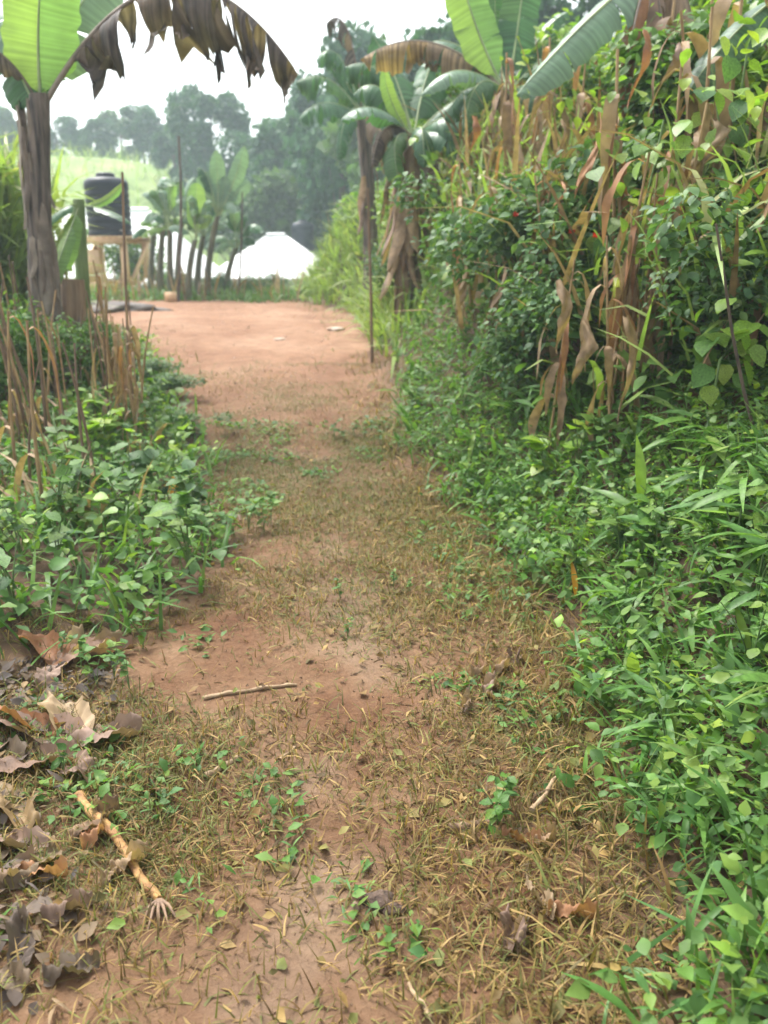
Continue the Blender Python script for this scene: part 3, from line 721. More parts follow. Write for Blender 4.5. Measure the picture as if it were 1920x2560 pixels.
# --- clump of slender young bananas past the yard
clump = [(392, 19.6, 385, 590, 'thin young banana stem nearest the timber tank stand'), (415, 19.0, 408, 570, 'second thin banana stem right of the tank stand'),
         (440, 18.6, 425, 575, 'leaning dark banana stem in the yard clump'), (458, 19.4, 455, 560, 'straight dark banana stem behind the leaning one'),
         (482, 18.3, 488, 600, 'young banana with one glowing yellow green upright leaf'), (505, 19.2, 508, 590, 'thin banana stem right of the glowing upright leaf'),
         (530, 18.7, 545, 540, 'tallest yard banana with a fan of pale upright leaves'), (575, 19.3, 590, 620, 'short banana at the right end of the yard clump')]
for k, (u, Yd, cu, cv, lab) in enumerate(clump):
    o, cc = slope_banana(u, Yd, cu, cv, lab, (.075, .05), 'trunk_thin')
    rg = random.Random(k + 5)
    if k == 4:
        banana_leaf(o, cc, loc(490, 455, Yd, o), Vector(loc(492, 530, Yd, o)), .40, M['banana_young'], torn=0, hang=.1, hint=(0, -1, .1), n=24, seed=k, pet=.2, label='glowing yellow green upright leaf')
    if k == 6:
        for (u2, v2, uu, vv) in [(540, 375, 545, 460), (612, 365, 590, 450), (500, 430, 522, 460), (625, 455, 590, 470), (560, 440, 560, 480)]:
            banana_leaf(o, cc, loc(u2, v2, Yd, o), Vector(loc(uu, vv, Yd, o)), .34, M['banana_pale'], torn=.15, hang=.15, hint=(0, -1, .2), n=20, seed=u2, pet=.15)
    for j in range(8 if k not in (4, 6) else 5):
        u2 = cu + rg.uniform(-80, 80); v2 = cv + rg.uniform(-120, 40)
        banana_leaf(o, cc, loc(u2, v2, Yd + rg.uniform(-.4, .4), o), Vector(loc((cu + u2) / 2, min(cv, v2) - rg.uniform(20, 60), Yd, o)), rg.uniform(.26, .42), M['banana'] if rg.random() < .3 else (M['banana_pale'] if rg.random() < .7 else M['banana_young']), torn=.4, hang=.5, hint=(0, -.5, 1), n=20, seed=k * 10 + j, pet=.2)

# ------------------------------------------------------------------ dry maize
def maize_proto(seed, h, leaves, bare=False, dark=False):
    rg = random.Random(seed)
    o = thing('maize_stalk', '', 'maize', (0, 0, 0))
    mb = MB(); n = 9; bend = (rg.uniform(-.12, .12) * h, rg.uniform(-.12, .12) * h)
    pts = [Vector((bend[0] * (i / n) ** 2, bend[1] * (i / n) ** 2, h * i / n - .05 * (i == 0))) for i in range(n + 1)]
    mb.tube(pts, [.013 * (1 - .5 * i / n) * (1.15 if i % 2 else 1) for i in range(n + 1)], 7)
    mb.build('stalk', M['stalk_dark' if dark else 'stalk'], o)
    for j in range(leaves):
        t = rg.uniform(.3, .98); b0 = Vector((bend[0] * t * t, bend[1] * t * t, h * t)); az = rg.uniform(0, 6.28)
        L = rg.uniform(.35, .75); out = Vector((math.cos(az), math.sin(az), 0)); lf = MB(); rows = []
        w0 = rg.uniform(.012, .040); tw = rg.uniform(-2.5, 2.5); spread = rg.uniform(.06, .22); up = rg.uniform(.0, .06)
        for i in range(11):
            q = i / 10
            c = b0 + out * (spread * math.sin(min(1, q * 1.6) * 1.57)) + Vector((0, 0, up * math.sin(min(1, q * 2.5) * 3.14) - L * max(0, q - .12) ** 1.15))
            if c.z < .01: c.z = .01
            sdv = Vector((-math.sin(az + tw * q), math.cos(az + tw * q), 0)); W = w0 * math.sin(min(1, .15 + q) * 2.9) ** .8 * rg.uniform(.7, 1.2) if q < 1 else .001
            row = [c - sdv * W + out * .3 * W, c + Vector((0, 0, .004 * math.sin(i * 2))), c + sdv * W + out * .3 * W]
            rows.append(row)
        lf.grid(rows, rg.random()); lf.build('leaf', M['dry' if rg.random() < .72 else 'rust'], o)
    return o
def place(o, p, rz, sc=1, lab=None, grp=None, tilt=0):
    o.location = p; o.rotation_euler = (tilt, tilt * .6, rz); o.scale = (sc, sc, sc)
    if lab: o['label'] = lab
    if grp: o['group'] = grp
    return o
bare_p = [maize_proto(s, 1.2, k_, True, s % 2 == 0) for s, k_ in ((1, 0), (2, 1), (3, 3), (4, 0))]
leaf_p = [maize_proto(s, 1.55, 10) for s in (11, 12, 13, 14)]
used = set()
def maize(protos, p, lab, grp, sc=1, tilt=0):
    pr = random.choice(protos)
    o = pr if pr.name not in used else copy_tree(pr)
    used.add(pr.name)
    p = Vector(p); p.z -= .01
    return place(o, p, random.uniform(0, 6.28), sc, lab, grp, tilt)
for i in range(54):            # left bed
    Yd = random.uniform(4.6, 9.0); u = random.uniform(-40, 340 if Yd > 6 else 210)
    maize(bare_p, gx(u, Yd), 'broken brown maize stalk standing in the left bed', 'maize stubble in the left bed', random.uniform(.6, 1.0), random.uniform(-.08, .08))
maize(bare_p, gx(62, 4.3), 'tallest dark maize stalk at the left edge, nearest the camera', 'maize stubble in the left bed', .88, .02)
for (u, Yd) in [(275, 6.4), (300, 6.3), (320, 6.5), (290, 6.8), (335, 6.2)]:
    maize(leaf_p, gx(u, Yd), 'dry leafy maize stalk bundled round the thin left pole', 'dry maize round the left pole', random.uniform(.5, .62), random.uniform(-.05, .05))
for i in range(20):            # right slope
    Yd = random.uniform(5.0, 9.5); d_ = random.uniform(.75, 2.2); x = float(xr(Yd)) + d_
    maize(leaf_p, (x, Yd, Hf(x, Yd)), 'dry tan maize stalk among the bushes of the right slope', 'dry maize on the right slope', random.uniform(.85, 1.3), random.uniform(-.15, .15))
for i in range(14):
    Yd = random.uniform(4.6, 7.5); x = float(xr(Yd)) + random.uniform(.7, 1.15)
    maize(leaf_p, (x, Yd, Hf(x, Yd)), 'dry brown maize stalk along the front of the right slope', 'dry maize along the bank edge', random.uniform(.6, .95), random.uniform(-.12, .12))
for (u, Yd, sc, lab) in [(1385, 4.9, .72, 'short curled dry maize stalk on the bank edge, left of the wide dry leaf'), (1545, 4.5, .7, 'dry maize stalk with widest tan leaves at the bank edge'),
                     (1240, 6.5, .8, 'thin dry maize stalk low on the bank beside dark foliage'), (1650, 4.9, 1.05, 'tall bent dry maize stalk on the right bank'), (1700, 5.1, 1.15, 'tall leaning dry maize stalk with dark shredded top')]:
    maize(leaf_p, gx(u, Yd), lab, 'dry maize on the right slope', sc, random.uniform(-.1, .1))

# hanging rusty dead leaves, single
def dead_leaf(u0, v0, u1, v1, Yd, wid, mat, lab, name='dead_leaf'):
    a_, b_ = at(u0, v0, Yd), at(u1, v1, Yd - .1)
    o = MB(); rows = []; n = 30; ax = (b_ - a_); sv = Vector((1, .25, 0)).normalized()
    for i in range(n + 1):
        t = i / n; c_ = ax * t + Vector((.03 * math.sin(t * 5), -.05 * math.sin(t * 3.1), 0))
        W = wid * (math.sin(min(1, .12 + t * .95) * 3.0) ** .9) * (1 + .16 * math.sin(t * 13 + u0) + .08 * math.sin(t * 31 + v0)) if t < 1 else .002
        rows.append([c_ + sv * W * q * math.cos(.9 * t + u0) + Vector((0, 1, 0)) * W * q * math.sin(.9 * t + u0) * .8 + Vector((0, -.25 * W * (1 - q * q) + .014 * math.sin(t * 15 + q * 3 + v0), .008 * math.sin(t * 9 + q * 4))) for q in (-1, -.5, 0, .5, 1)])
    o.grid(rows, .4)
    m_ = raw_mesh(name, o.v, o.f, o.r); ob = link(name, m_, mat); ob.location = a_
    return tag(ob, lab, 'dead leaf', 'dead leaves caught on the right slope')
dead_leaf(1500, 275, 1448, 495, 5.6, .05, M['rust'], 'long rusty dead leaf hanging over the dark bush with red flowers')
dead_leaf(1612, 75, 1580, 270, 5.7, .042, M['rust'], 'rusty dead strip hanging high under the grey green banana leaf')
dead_leaf(1405, 300, 1385, 420, 5.8, .035, M['dry'], 'small ochre dead leaf left of the long rusty one')
dead_leaf(1402, 455, 1392, 525, 5.6, .03, M['rust'], 'short orange brown dead leaf just above the red flowers')
dead_leaf(1565, 790, 1558, 1060, 4.3, .05, M['dry'], 'widest tan dead leaf hanging at the edge of bank')
dead_leaf(1620, 420, 1640, 560, 5.3, .035, M['dry'], 'tan dead leaf hanging among yellow green vine leaves')
dead_leaf(1690, 500, 1712, 760, 5.1, .05, M['greydead'], 'long grey brown dead leaf on the tall bent maize')

for (u0, v0, u1, v1, Yd, wd2, mm, lab) in [(1345, 180, 1330, 330, 7.4, .04, 'dry', 'tan dead leaf hanging below the grey green banana leaf tip'), (1290, 330, 1280, 520, 7.2, .035, 'dry', 'pale tan dead strip above the left red flower'), (1185, 290, 1180, 400, 8.4, .05, 'rust', 'rusty dead leaf hanging left of the tan strips'),
    (1640, 600, 1630, 830, 4.7, .03, 'dry', 'long tan dead leaf on the bent maize stem'), (1720, 700, 1728, 860, 4.7, .035, 'dry', 'short tan dead leaf right of the bent maize'), (1395, 700, 1405, 880, 4.7, .032, 'dry', 'brown dead leaf in front of the dark bush'),
    (1255, 640, 1235, 800, 5.9, .03, 'dry', 'pale dead leaf low beside the dark stick'), (1155, 640, 1150, 800, 7.2, .03, 'dry', 'tan dead leaf between dead skirt and dark bush'), (1700, 110, 1650, 230, 5.6, .06, 'greydead', 'folded grey brown dead leaf near the top right'), (1740, 330, 1730, 470, 5.0, .03, 'dry', 'thin tan dead leaf among vines at right'),
    (1460, 800, 1445, 960, 4.4, .03, 'dry', 'tan dead leaf left of the widest one'), (1790, 300, 1770, 420, 4.8, .028, 'dry', 'narrow tan dead leaf under the dark drooping banana leaf')]:
    dead_leaf(u0, v0, u1, v1, Yd, wd2 * 1.35, M[mm], lab)

# ------------------------------------------------------------------ weeds with their own leaves
leaf_meshes = {}
def lm(kind, key):
    if (kind, key) not in leaf_meshes:
        tm = {'ov': T_OV, 'heart': T_HEART, 'lan': T_LAN}[kind]
        V, Tt = tm[key % len(tm)]
        leaf_meshes[(kind, key)] = (V, Tt)
    return leaf_meshes[(kind, key)]
_shared = {}
def leaf_obj(kind, key, mat, parent, loc_, rot, sc):
    k = (kind, key, mat.name)
    if k not in _shared:
        V, Tt = lm(kind, key); _shared[k] = raw_mesh('leaf', V, Tt, [0] * len(V)); _shared[k].materials.append(mat)
    o = link('leaf', _shared[k], None, parent)
    o.location = loc_; o.rotation_euler = rot; o.scale = (sc, sc, sc)
    return o
def weed_proto(seed, h, nl, kind, mat, ls, name='leafy_weed', cat='weed', spread=.5):
    rg = random.Random(seed); o = thing(name, '', cat, (0, 0, 0))
    mb = MB(); stems = []
    for k in range(3):
        az = rg.uniform(0, 6.28); tip = Vector((math.cos(az) * h * spread * rg.random(), math.sin(az) * h * spread * rg.random(), h * rg.uniform(.7, 1)))
        pts = [bez(Vector((0, 0, -.03)), Vector((0, 0, h * .5)), tip, i / 6) for i in range(7)]
        mb.tube(pts, [.005 * (1 - .6 * i / 6) for i in range(7)], 5); stems.append(tip)
    mb.build('stem', M['stem'], o)
    for j in range(nl):
        tip = stems[j % 3]; t = rg.uniform(.35, 1)
        p = bez(Vector((0, 0, 0)), Vector((0, 0, h * .5)), tip, t)
        leaf_obj(kind, rg.randrange(3), mat, o, p, Euler((rg.uniform(-.35, .75), rg.uniform(-.4, .4), rg.uniform(0, 6.28)), 'XYZ'), ls * rg.uniform(.6, 1.15))
    return o
def weeds(protos, pts, lab, grp, sc=(.8, 1.3)):
    first = {id(p_): True for p_ in protos}
    for p in pts:
        pr = random.choice(protos)
        o = pr if pr.name not in used else copy_tree(pr)
        used.add(pr.name)
        place(o, p, random.uniform(0, 6.28), random.uniform(*sc), lab, grp)
def pts_bed(n, f, y0, y1, x0, x1):
    r = []
    while len(r) < n:
        x = random.uniform(x0, x1); y = random.uniform(y0, y1)
        if f(x, y): r.append(Vector((x, y, Hf(x, y))))
    return r
inbed = lambda x, y: x < float(xl(y)) - .12 and y > 3.1
w1 = [weed_proto(s, .34, 14, 'ov', M['herb'], .095) for s in (1, 2, 3)]
weeds(w1, pts_bed(34, inbed, 3.2, 9, -4.2, -.8), 'mid green broad leaved weed in the left bed', 'broad leaved weeds in the left bed')
w2 = [weed_proto(s, .36, 15, 'ov', M['herb_dark'], .11) for s in (4, 5)]
weeds(w2, pts_bed(15, lambda x, y: inbed(x, y) and y < 4.9, 3.2, 4.9, -2.6, -.9), 'dark green broad leaved plant at the front of the left bed', 'dark plants at the front of left bed')
w3 = [weed_proto(s, .42, 13, 'heart', M['lime'], .11) for s in (6, 7)]
weeds(w3, [gx(u, Y_) for u, Y_ in [(200, 5.5), (240, 5.6), (265, 5.9), (180, 6.0), (225, 6.2)]], 'lime green heart leaved plant glowing amid the left bed', 'lime plants amid the left bed', (.9, 1.2))
weeds(w1, [gx(u, Y_) for u, Y_ in [(560, 4.4), (600, 4.5), (640, 4.5), (660, 4.6), (530, 4.3), (480, 4.2)]], 'small green weed at the front tip of the left bed', 'weeds at the tip of left bed', (.45, .7))
weeds(w1, [gx(u, Y_) for u, Y_ in [(150, 2.75), (200, 2.8), (240, 2.7), (110, 2.85), (290, 3.05), (60, 2.95), (20, 2.2)]], 'small green weed growing around the dead leaves at left front', 'weeds around the dead leaves', (.3, .5))
weeds(w2, [hit(u, v) for u, v in [(835, 1095), (860, 1105), (885, 1090), (910, 1100), (930, 1085), (950, 1110)]], 'low dark weed at the bend on the right of the path', 'weeds at the bend', (.3, .5))
# right bank
w4 = [weed_proto(s, .30, 13, 'lan', M['grass'], .22, 'broad_grass', 'grass plant') for s in (21, 22, 23)]
onbank = lambda x, y: .12 < x - float(xr(y)) < 1.1
weeds(w4, pts_bed(46, onbank, 1.7, 6.5, .3, 2.2), 'arching broad bladed grass plant on the right bank', 'broad grass on the right bank', (.7, 1.25))
w5 = [weed_proto(s, .30, 14, 'ov', M['herb'], .085) for s in (31, 32, 33)]
weeds(w5, pts_bed(40, lambda x, y: .1 < x - float(xr(y)) < 1.3, 1.6, 8, -.2, 2.4), 'small ovate leaved weed on the right bank', 'ovate weeds on the right bank', (.6, 1.2))
weeds(w5, [gx(u, Y_) for u, Y_ in [(1300, 2.0), (1270, 1.95), (1330, 2.05)]], 'low green weed at the foot of right bank near the camera', 'weeds at foot of right bank', (.35, .5))
weeds(w5, [gx(u, Y_) for u, Y_ in [(985, 3.7), (1030, 3.65), (840, 3.55), (860, 3.2)]], 'tiny green weed growing in the middle of the footpath', 'weeds in the middle of the footpath', (.22, .34))
# pale squash like plants on the bank
for (u, Y_, lab) in [(1370, 4.6, 'pale yellow green plant low on the bank below the curled maize'), (1462, 4.5, 'pale yellow green plant below the widest dead leaf')]:
    pr = weed_proto(u, .42, 8, 'heart', M['lime'], .13, 'pale_plant', 'plant', .25); place(pr, gx(u, Y_), 1, .9, lab)
# vines with large lime leaves
def vine(u, Yd, spots, lab):
    b_ = gx(u, Yd); o = thing('climbing_vine', lab, 'vine', b_)
    pts = [Vector((0, 0, -.03))] + [at(a_, c_, Yd - .05) - b_ for a_, c_ in spots]
    mb = MB(); mb.tube(pts, .006, 5); mb.build('stem', M['stem'], o); rg = random.Random(u)
    for i in range(1, len(pts)):
        for k in range(6):
            t = rg.random(); p = pts[i - 1].lerp(pts[i], t) + Vector((rg.uniform(-.14, .14), rg.uniform(-.12, .04), rg.uniform(-.1, .1)))
            if i == 1 and t < .4: continue
            leaf_obj('heart', rg.randrange(2), M['lime'] if rg.random() < .7 else M['herb'], o, p, Euler((rg.uniform(-1.2, -.1), rg.uniform(-.5, .5), math.pi + rg.uniform(-1.1, 1.1))), rg.uniform(.08, .14))
vine(1600, 4.8, [(1590, 880), (1610, 680), (1600, 560), (1640, 400), (1660, 300)], 'lime leaved vine climbing the tall bent maize')
vine(1720, 5.0, [(1730, 700), (1740, 500), (1800, 330), (1780, 160)], 'yellow green vine right of the tall bent maize')
vine(1850, 4.8, [(1840, 800), (1850, 620), (1880, 420), (1850, 250), (1870, 120)], 'yellow green vine along the right edge of the picture')
vine(1480, 5.3, [(1500, 760), (1530, 640), (1520, 480), (1540, 330)], 'lime vine beside the long rusty dead leaf')
vine(1790, 4.0, [(1800, 900), (1830, 860), (1880, 830)], 'short lime vine near the thin dark stem')
vine(1120, 9.0, [(1110, 500), (1080, 400), (1060, 330)], 'yellow green vine beside the banana with shaggy brown skirt')

# ------------------------------------------------------------------ shrubs on the slope
def shrub_proto(seed, w_, h, nl, mat, ls, tm=T_OV):
    o = thing('leafy_shrub', '', 'shrub', (0, 0, 0)); rg = np.random.default_rng(seed)
    k = rg.integers(7, 10); cs = np.stack([rg.normal(0, w_ * .26, k), rg.normal(0, w_ * .26, k), rg.uniform(.25, .85, k) * h], 1); cr = rg.uniform(.22, .36, k) * w_
    ii = rg.integers(0, k, nl); v = rg.normal(size=(nl, 3)); v /= np.linalg.norm(v, axis=1)[:, None]
    Pp = cs[ii] + v * (cr[ii] * rg.uniform(.45, 1.1, nl))[:, None]
    Pp[:, 2] = np.maximum(Pp[:, 2], .05)
    yaw = np.arctan2(-v[:, 0], v[:, 1]) + rg.uniform(-.9, .9, nl)
    me = scatter('foliage', tm, Pp, yaw, rg.uniform(-1.0, .5, nl), rg.uniform(-.6, .6, nl), rg.uniform(.6, 1.2, nl) * ls)
    link('foliage', me, mat, o)
    mb = MB()
    for c_, r_ in zip(cs, cr):
        mb.tube([bez(Vector((0, 0, -.05)), Vector((c_[0] * .3, c_[1] * .3, c_[2] * .6)), Vector(c_), i / 6) for i in range(7)], [.016 * (1 - .7 * i / 6) for i in range(7)], 6)
    mb.build('branches', M['bark'], o)
    return o
sh_mid = [shrub_proto(s, 1.1, 1.5, 1900, M['herb'], .085) for s in (1, 2)]
sh_dark = [shrub_proto(s, 1.1, 1.3, 1900, M['herb_dark'], .09) for s in (3, 4)]
sh_lime = [shrub_proto(s, 1.0, 1.7, 1300, M['lime'], .085) for s in (5, 6)]
def shrub(protos, p, lab, grp, sc):
    weeds(protos, [p], lab, grp, (sc, sc))
def sp(d_, Yd): x = float(xr(Yd)) + d_; return Vector((x, Yd, Hf(x, Yd)))
for i in range(15):
    shrub(sh_mid, sp(random.uniform(1.2, 3.4), random.uniform(5.6, 13)), 'mid green bush up on the right slope', 'green bushes on the right slope', random.uniform(.8, 1.15))
for i in range(12):
    shrub(sh_lime, sp(random.uniform(1.9, 3.6), random.uniform(5.5, 10.5)), 'yellow green bush high on the right slope', 'yellow green bushes on the right slope', random.uniform(.8, 1.2))
for (u, Yd, sc, lab) in [(1290, 6.6, .8, 'dark green bush with a red flower on the bank'), (1440, 5.9, .9, 'dark green bush carrying two red flowers under the rusty dead leaf'), (1480, 5.3, .6, 'dark bush under the bush with red flowers'), (1330, 5.6, .6, 'dark bush left of the curled dry maize'),
                         (1800, 4.6, .75, 'dark leafy bush behind the thin dark stem'), (1900, 4.3, .6, 'dark leafy bush at the right picture edge'), (1640, 5.2, .7, 'dark bush behind the tall bent maize'), (1180, 8.2, .75, 'dark bush behind the dead banana skirt'), (985, 11.6, .6, 'dark bush left of the dead banana skirt')]:
    shrub(sh_dark, gx(u, Yd), lab, 'dark bushes along the bank', sc)
for (u, v, sc_, lab) in [(380, 960, .34, 'dark leafy clump spilling from the left bed, farthest of three'), (430, 1000, .34, 'dark leafy clump spilling from the left bed, middle of three'), (480, 1085, .26, 'dark leafy clump spilling from the left bed, nearest of three')]:
    shrub(sh_dark, hit(u, v), lab, 'leafy clumps at the path edges', sc_)
    [o_ for o_ in COL.objects if o_.get('label') == lab][0].scale.z *= .55
for i in range(5):
    u = [-30, 40, 110, 250, 175][i]; Yd = [6.6, 7.2, 7.0, 7.6, 8.8][i]
    shrub(sh_mid, gx(u, Yd), 'leafy green bush round the foot of the tall left banana', 'bushes round the left banana', [.55, .6, .5, .45, .5][i])
for i in range(5):
    shrub(sh_lime, sp([.7, 1.3, .9, 2.0, 2.6][i], [12.5, 13.5, 14.6, 15.6, 17][i]), 'pale yellow green bush on the bank past the bend', 'pale bushes past the bend', [.7, .9, .7, .9, .9][i])
# flowers
def flower(u, v, Yd, lab):
    o = thing('red_flower', lab, 'flower', at(u, v, Yd), 0, 'red flowers on the dark bushes')
    for k in range(5):
        leaf_obj('heart', 0, M['red'], o, (0, 0, 0), Euler((R(70) * math.cos(k * 1.257) * .6 + R(50), k * .2, k * 1.257)), .032)
    mb = MB(); mb.tube([(0, .02, -.16), (0, .01, -.06), (0, 0, 0)], .003, 5); mb.build('stalk', M['stem'], o)
flower(1288, 540, 6.0, 'red flower at the left, on the farther dark bush'); flower(1428, 582, 5.3, 'red flower left of the brightest red flower'); flower(1488, 592, 5.2, 'brightest red flower beside the bent maize')
# single coloured leaves
def single(u, v, Yd, sc, mat, lab, rot, kind='lan', name='fallen_leaf', cat='leaf'):
    V, Tt = lm(kind, 0); o = link(name, raw_mesh(name, V * sc, Tt, [.3] * len(V)), mat); o.location = at(u, v, Yd); o.rotation_euler = rot
    return tag(o, lab, cat)
single(1438, 1490, 3.35, .16, M['orange'], 'single orange leaf standing in the bank grass', (1.45, 0, .2))
single(425, 1240, 4.9, .13, M['orange'], 'yellow orange leaf at the right edge of the left bed', (1.2, .3, .3), 'ov')
single(1600, 1255, 3.6, .30, M['lime'], 'pale yellow green folded leaf pointing up on the bank', (1.5, 0, .05))
single(1960, 1330, 3.0, .34, M['banana_young'], 'broad bright green leaf reaching in from the right edge', (.35, .2, 1.25), 'ov')
single(600, 1310, 4.6, .07, M['greydead'], 'small pale curled leaf on the path', (.6, .2, .4), 'lan').location.z = Hf(at(600, 1310, 4.6).x, 4.6) + .02

# ------------------------------------------------------------------ poles and sticks
def stick(name, pts, r0, r1, mat, lab, cat, n=7):
    pts = [Vector(p) for p in pts]; b_ = pts[0].copy(); mb = MB(); m = len(pts)
    mb.tube([p - b_ for p in pts], [r0 + (r1 - r0) * i / (m - 1) for i in range(m)], n)
    o = mb.build(name, mat); o.location = b_
    return tag(o, lab, cat)
def upright(u, Yd, tops, r0, r1, mat, lab, cat='pole', name='pole'):
    b_ = gx(u, Yd); b_.z -= .08
    return stick(name, [b_] + [at(a_, c_, Yd) for a_, c_ in tops], r0, r1, mat, lab, cat)
upright(322, 6.6, [(320, 860), (312, 650), (306, 430)], .013, .009, M['wood_brown'], 'thin brown pole standing in the left bed before the tank')
upright(930, 9.6, [(928, 760), (924, 620), (920, 470)], .02, .012, M['wood_brown'], 'thin bare pole at the right edge of the path by the bend')
upright(455, 17.8, [(453, 560), (452, 450), (447, 340)], .035, .02, M['wood_dark'], 'dark pole rising above the yard bananas')
upright(604, 18.6, [(604, 600), (606, 480)], .025, .015, M['wood_dark'], 'thin dark pole between yard bananas and white roof')
upright(1915, 3.6, [(1900, 1130), (1860, 980), (1830, 830), (1810, 690), (1790, 560)], .009, .005, M['wood_dark'], 'thin dark leaning stem at the right edge of the bank', 'stem', 'bare_stem')
upright(1215, 6.2, [(1215, 980), (1220, 850), (1230, 720)], .011, .006, M['wood_dark'], 'thin dark stick in the bank foliage', 'stick', 'stick')

def lying(name, u0, v0, u1, v1, r0, r1, mat, lab, cat='stick', lift=.005, fork=False):
    a_, b_ = hit(u0, v0), hit(u1, v1); mb = MB(); n = 10; pts = []
    for i in range(n + 1):
        t = i / n; q = a_.lerp(b_, t); q.z = Hf(q.x, q.y) + lift + .006 * math.sin(i * 2.3); q.x += .02 * (b_ - a_).length * math.sin(i * .8 + u0); q.z -= .004 * math.sin(i * 2.3); pts.append(q)
    o = thing(name, lab, cat, a_) if fork else None
    rad = [(r0 + (r1 - r0) * i / n) * (1.18 if i % 3 == 0 else 1) for i in range(n + 1)]
    mb.tube([p - a_ for p in pts], rad, 9)
    if not fork:
        o = mb.build(name, mat); o.location = a_; return tag(o, lab, cat)
    mb.build('stalk', mat, o)
    e = pts[-1] - a_
    for k in range(5):
        m2 = MB(); az = -1.9 + k * .28; l_ = random.uniform(.07, .13)
        dirs = Vector((math.cos(az), math.sin(az), 0)); m2.tube([e, e + dirs * l_ * .5 + Vector((0, 0, .012)), e + dirs * l_ + Vector((0, 0, -.012))], [.006, .0045, .002], 5); m2.build('root', M['dry'] if False else M['wood_brown'], o)
    return o
lying('maize_cane', 205, 2005, 405, 2265, .0145, .010, M['cane'], 'yellow orange dry maize cane with roots lying on the path', 'cane', .016, True)
lying('stick', 505, 1752, 745, 1718, .008, .006, M['pale_stick'], 'long pale stick lying across the middle of the path')
lying('stick', 515, 1945, 600, 1898, .010, .009, M['pale_stick'], 'short pale stick lying beside the red soil patch')
lying('stick', 1120, 2078, 1260, 2060, .012, .008, M['wood_brown'], 'brown twig half buried in grass near the right bank')
lying('stick', 1330, 2050, 1390, 1965, .007, .005, M['pale_stick'], 'thin pale twig leaning at the foot of right bank', lift=.03)
lying('stick', 1020, 2465, 1075, 2550, .004, .006, M['pale_stick'], 'thin pale twig at the bottom of the picture')
lying('stick', 700, 1905, 740, 1870, .005, .004, M['pale_stick'], 'tiny pale twig in the middle of the path')

# dead leaves heaped at the left front
def dead_pile(name, u, v, lab, specs, seed):
    b_ = hit(u, v); o = thing(name, lab, 'dead leaf', b_); rg = random.Random(seed)
    for (dx, dy, az, L, W, mat, curl) in specs:
        rows = []; c_, s_ = math.cos(az), math.sin(az); n = 30; p1, p2 = rg.uniform(0, 6), rg.uniform(0, 6)
        for i in range(n + 1):
            t = i / n; row = []
            hw = W * (math.sin(min(1, .1 + t) * 2.95) ** .8) * (1 + .14 * math.sin(t * 11 + p1) + .08 * math.sin(t * 27 + p2)) if i < n else .004
            for q in (-1, -.75, -.5, -.25, 0, .25, .5, .75, 1):
                lx = (t - .1) * L; ly = q * hw
                zz = .014 + .012 * math.sin(t * 9 + q * 3 + p1) + curl * (abs(q) ** 1.6) * hw * 1.2 + .02 * math.sin(t * 6 + q * 2 + az) + curl * .18 * L * t * t + .005 * math.sin(t * 40 + q * 2 + p2) - .006 * math.exp(-(q * 6) ** 2)
                px, py = dx + c_ * lx - s_ * ly, dy + s_ * lx + c_ * ly
                row.append((px, py, max(.006, zz) + Hf(b_.x + px, b_.y + py) - b_.z))
            rows.append(row)
        mb = MB(); mb.grid(rows, rg.random()); mb.build('leaf_lobe', M[mat], o)
    return o
dead_pile('dead_banana_leaf', 165, 1660, 'curled rusty brown dead leaf at the front of the left bed', [(-.02, 0, 2.6, .26, .07, 'rust', .5), (0, 0, .35, .28, .08, 'greydead', .45), (.0, .02, 1.5, .18, .04, 'dry', .6), (0, -.02, 4.5, .2, .045, 'greydead', .3), (.05, 0, .9, .22, .05, 'dry', .6)], 1)
dead_pile('dead_banana_leaf', 180, 1880, 'large grey brown dead leaf heap left of the yellow cane', [(-.02, .06, 2.9, .38, .08, 'greydead', .35), (.0, .08, 2.3, .3, .07, 'dry', .5), (.02, .02, .5, .22, .07, 'greydead', .4), (0, -.05, 3.5, .3, .07, 'greydead', .3), (.03, -.08, 5.4, .17, .05, 'greydead', .3), (-.1, .1, 2.75, .3, .035, 'rust', .7), (-.15, -.05, 3.0, .25, .07, 'darkdead', .2)], 2)
dead_pile('dead_banana_leaf', 150, 2120, 'flat dull brown dead leaves below the grey heap', [(-.05, 0, 3.2, .22, .04, 'greydead', .25), (.03, .03, .9, .16, .035, 'dry', .3), (0, -.04, 4.2, .18, .04, 'darkdead', .2), (-.1, .06, 2.5, .2, .04, 'darkdead', .3), (-.05, -.08, 3.9, .2, .03, 'greydead', .4)], 3)
dead_pile('dead_banana_leaf', 60, 2480, 'dark grey dead leaf in the bottom left corner', [(0, 0, 2.9, .16, .035, 'darkdead', .3), (.05, .02, .3, .12, .03, 'darkdead', .3), (-.02, .05, 2.0, .15, .03, 'darkdead', .4)], 4)
dead_pile('dead_banana_leaf', 60, 2330, 'thin dark dead leaf at the left edge above the corner one', [(0, 0, 2.9, .16, .03, 'darkdead', .3), (.05, .02, .6, .12, .028, 'greydead', .3)], 5)
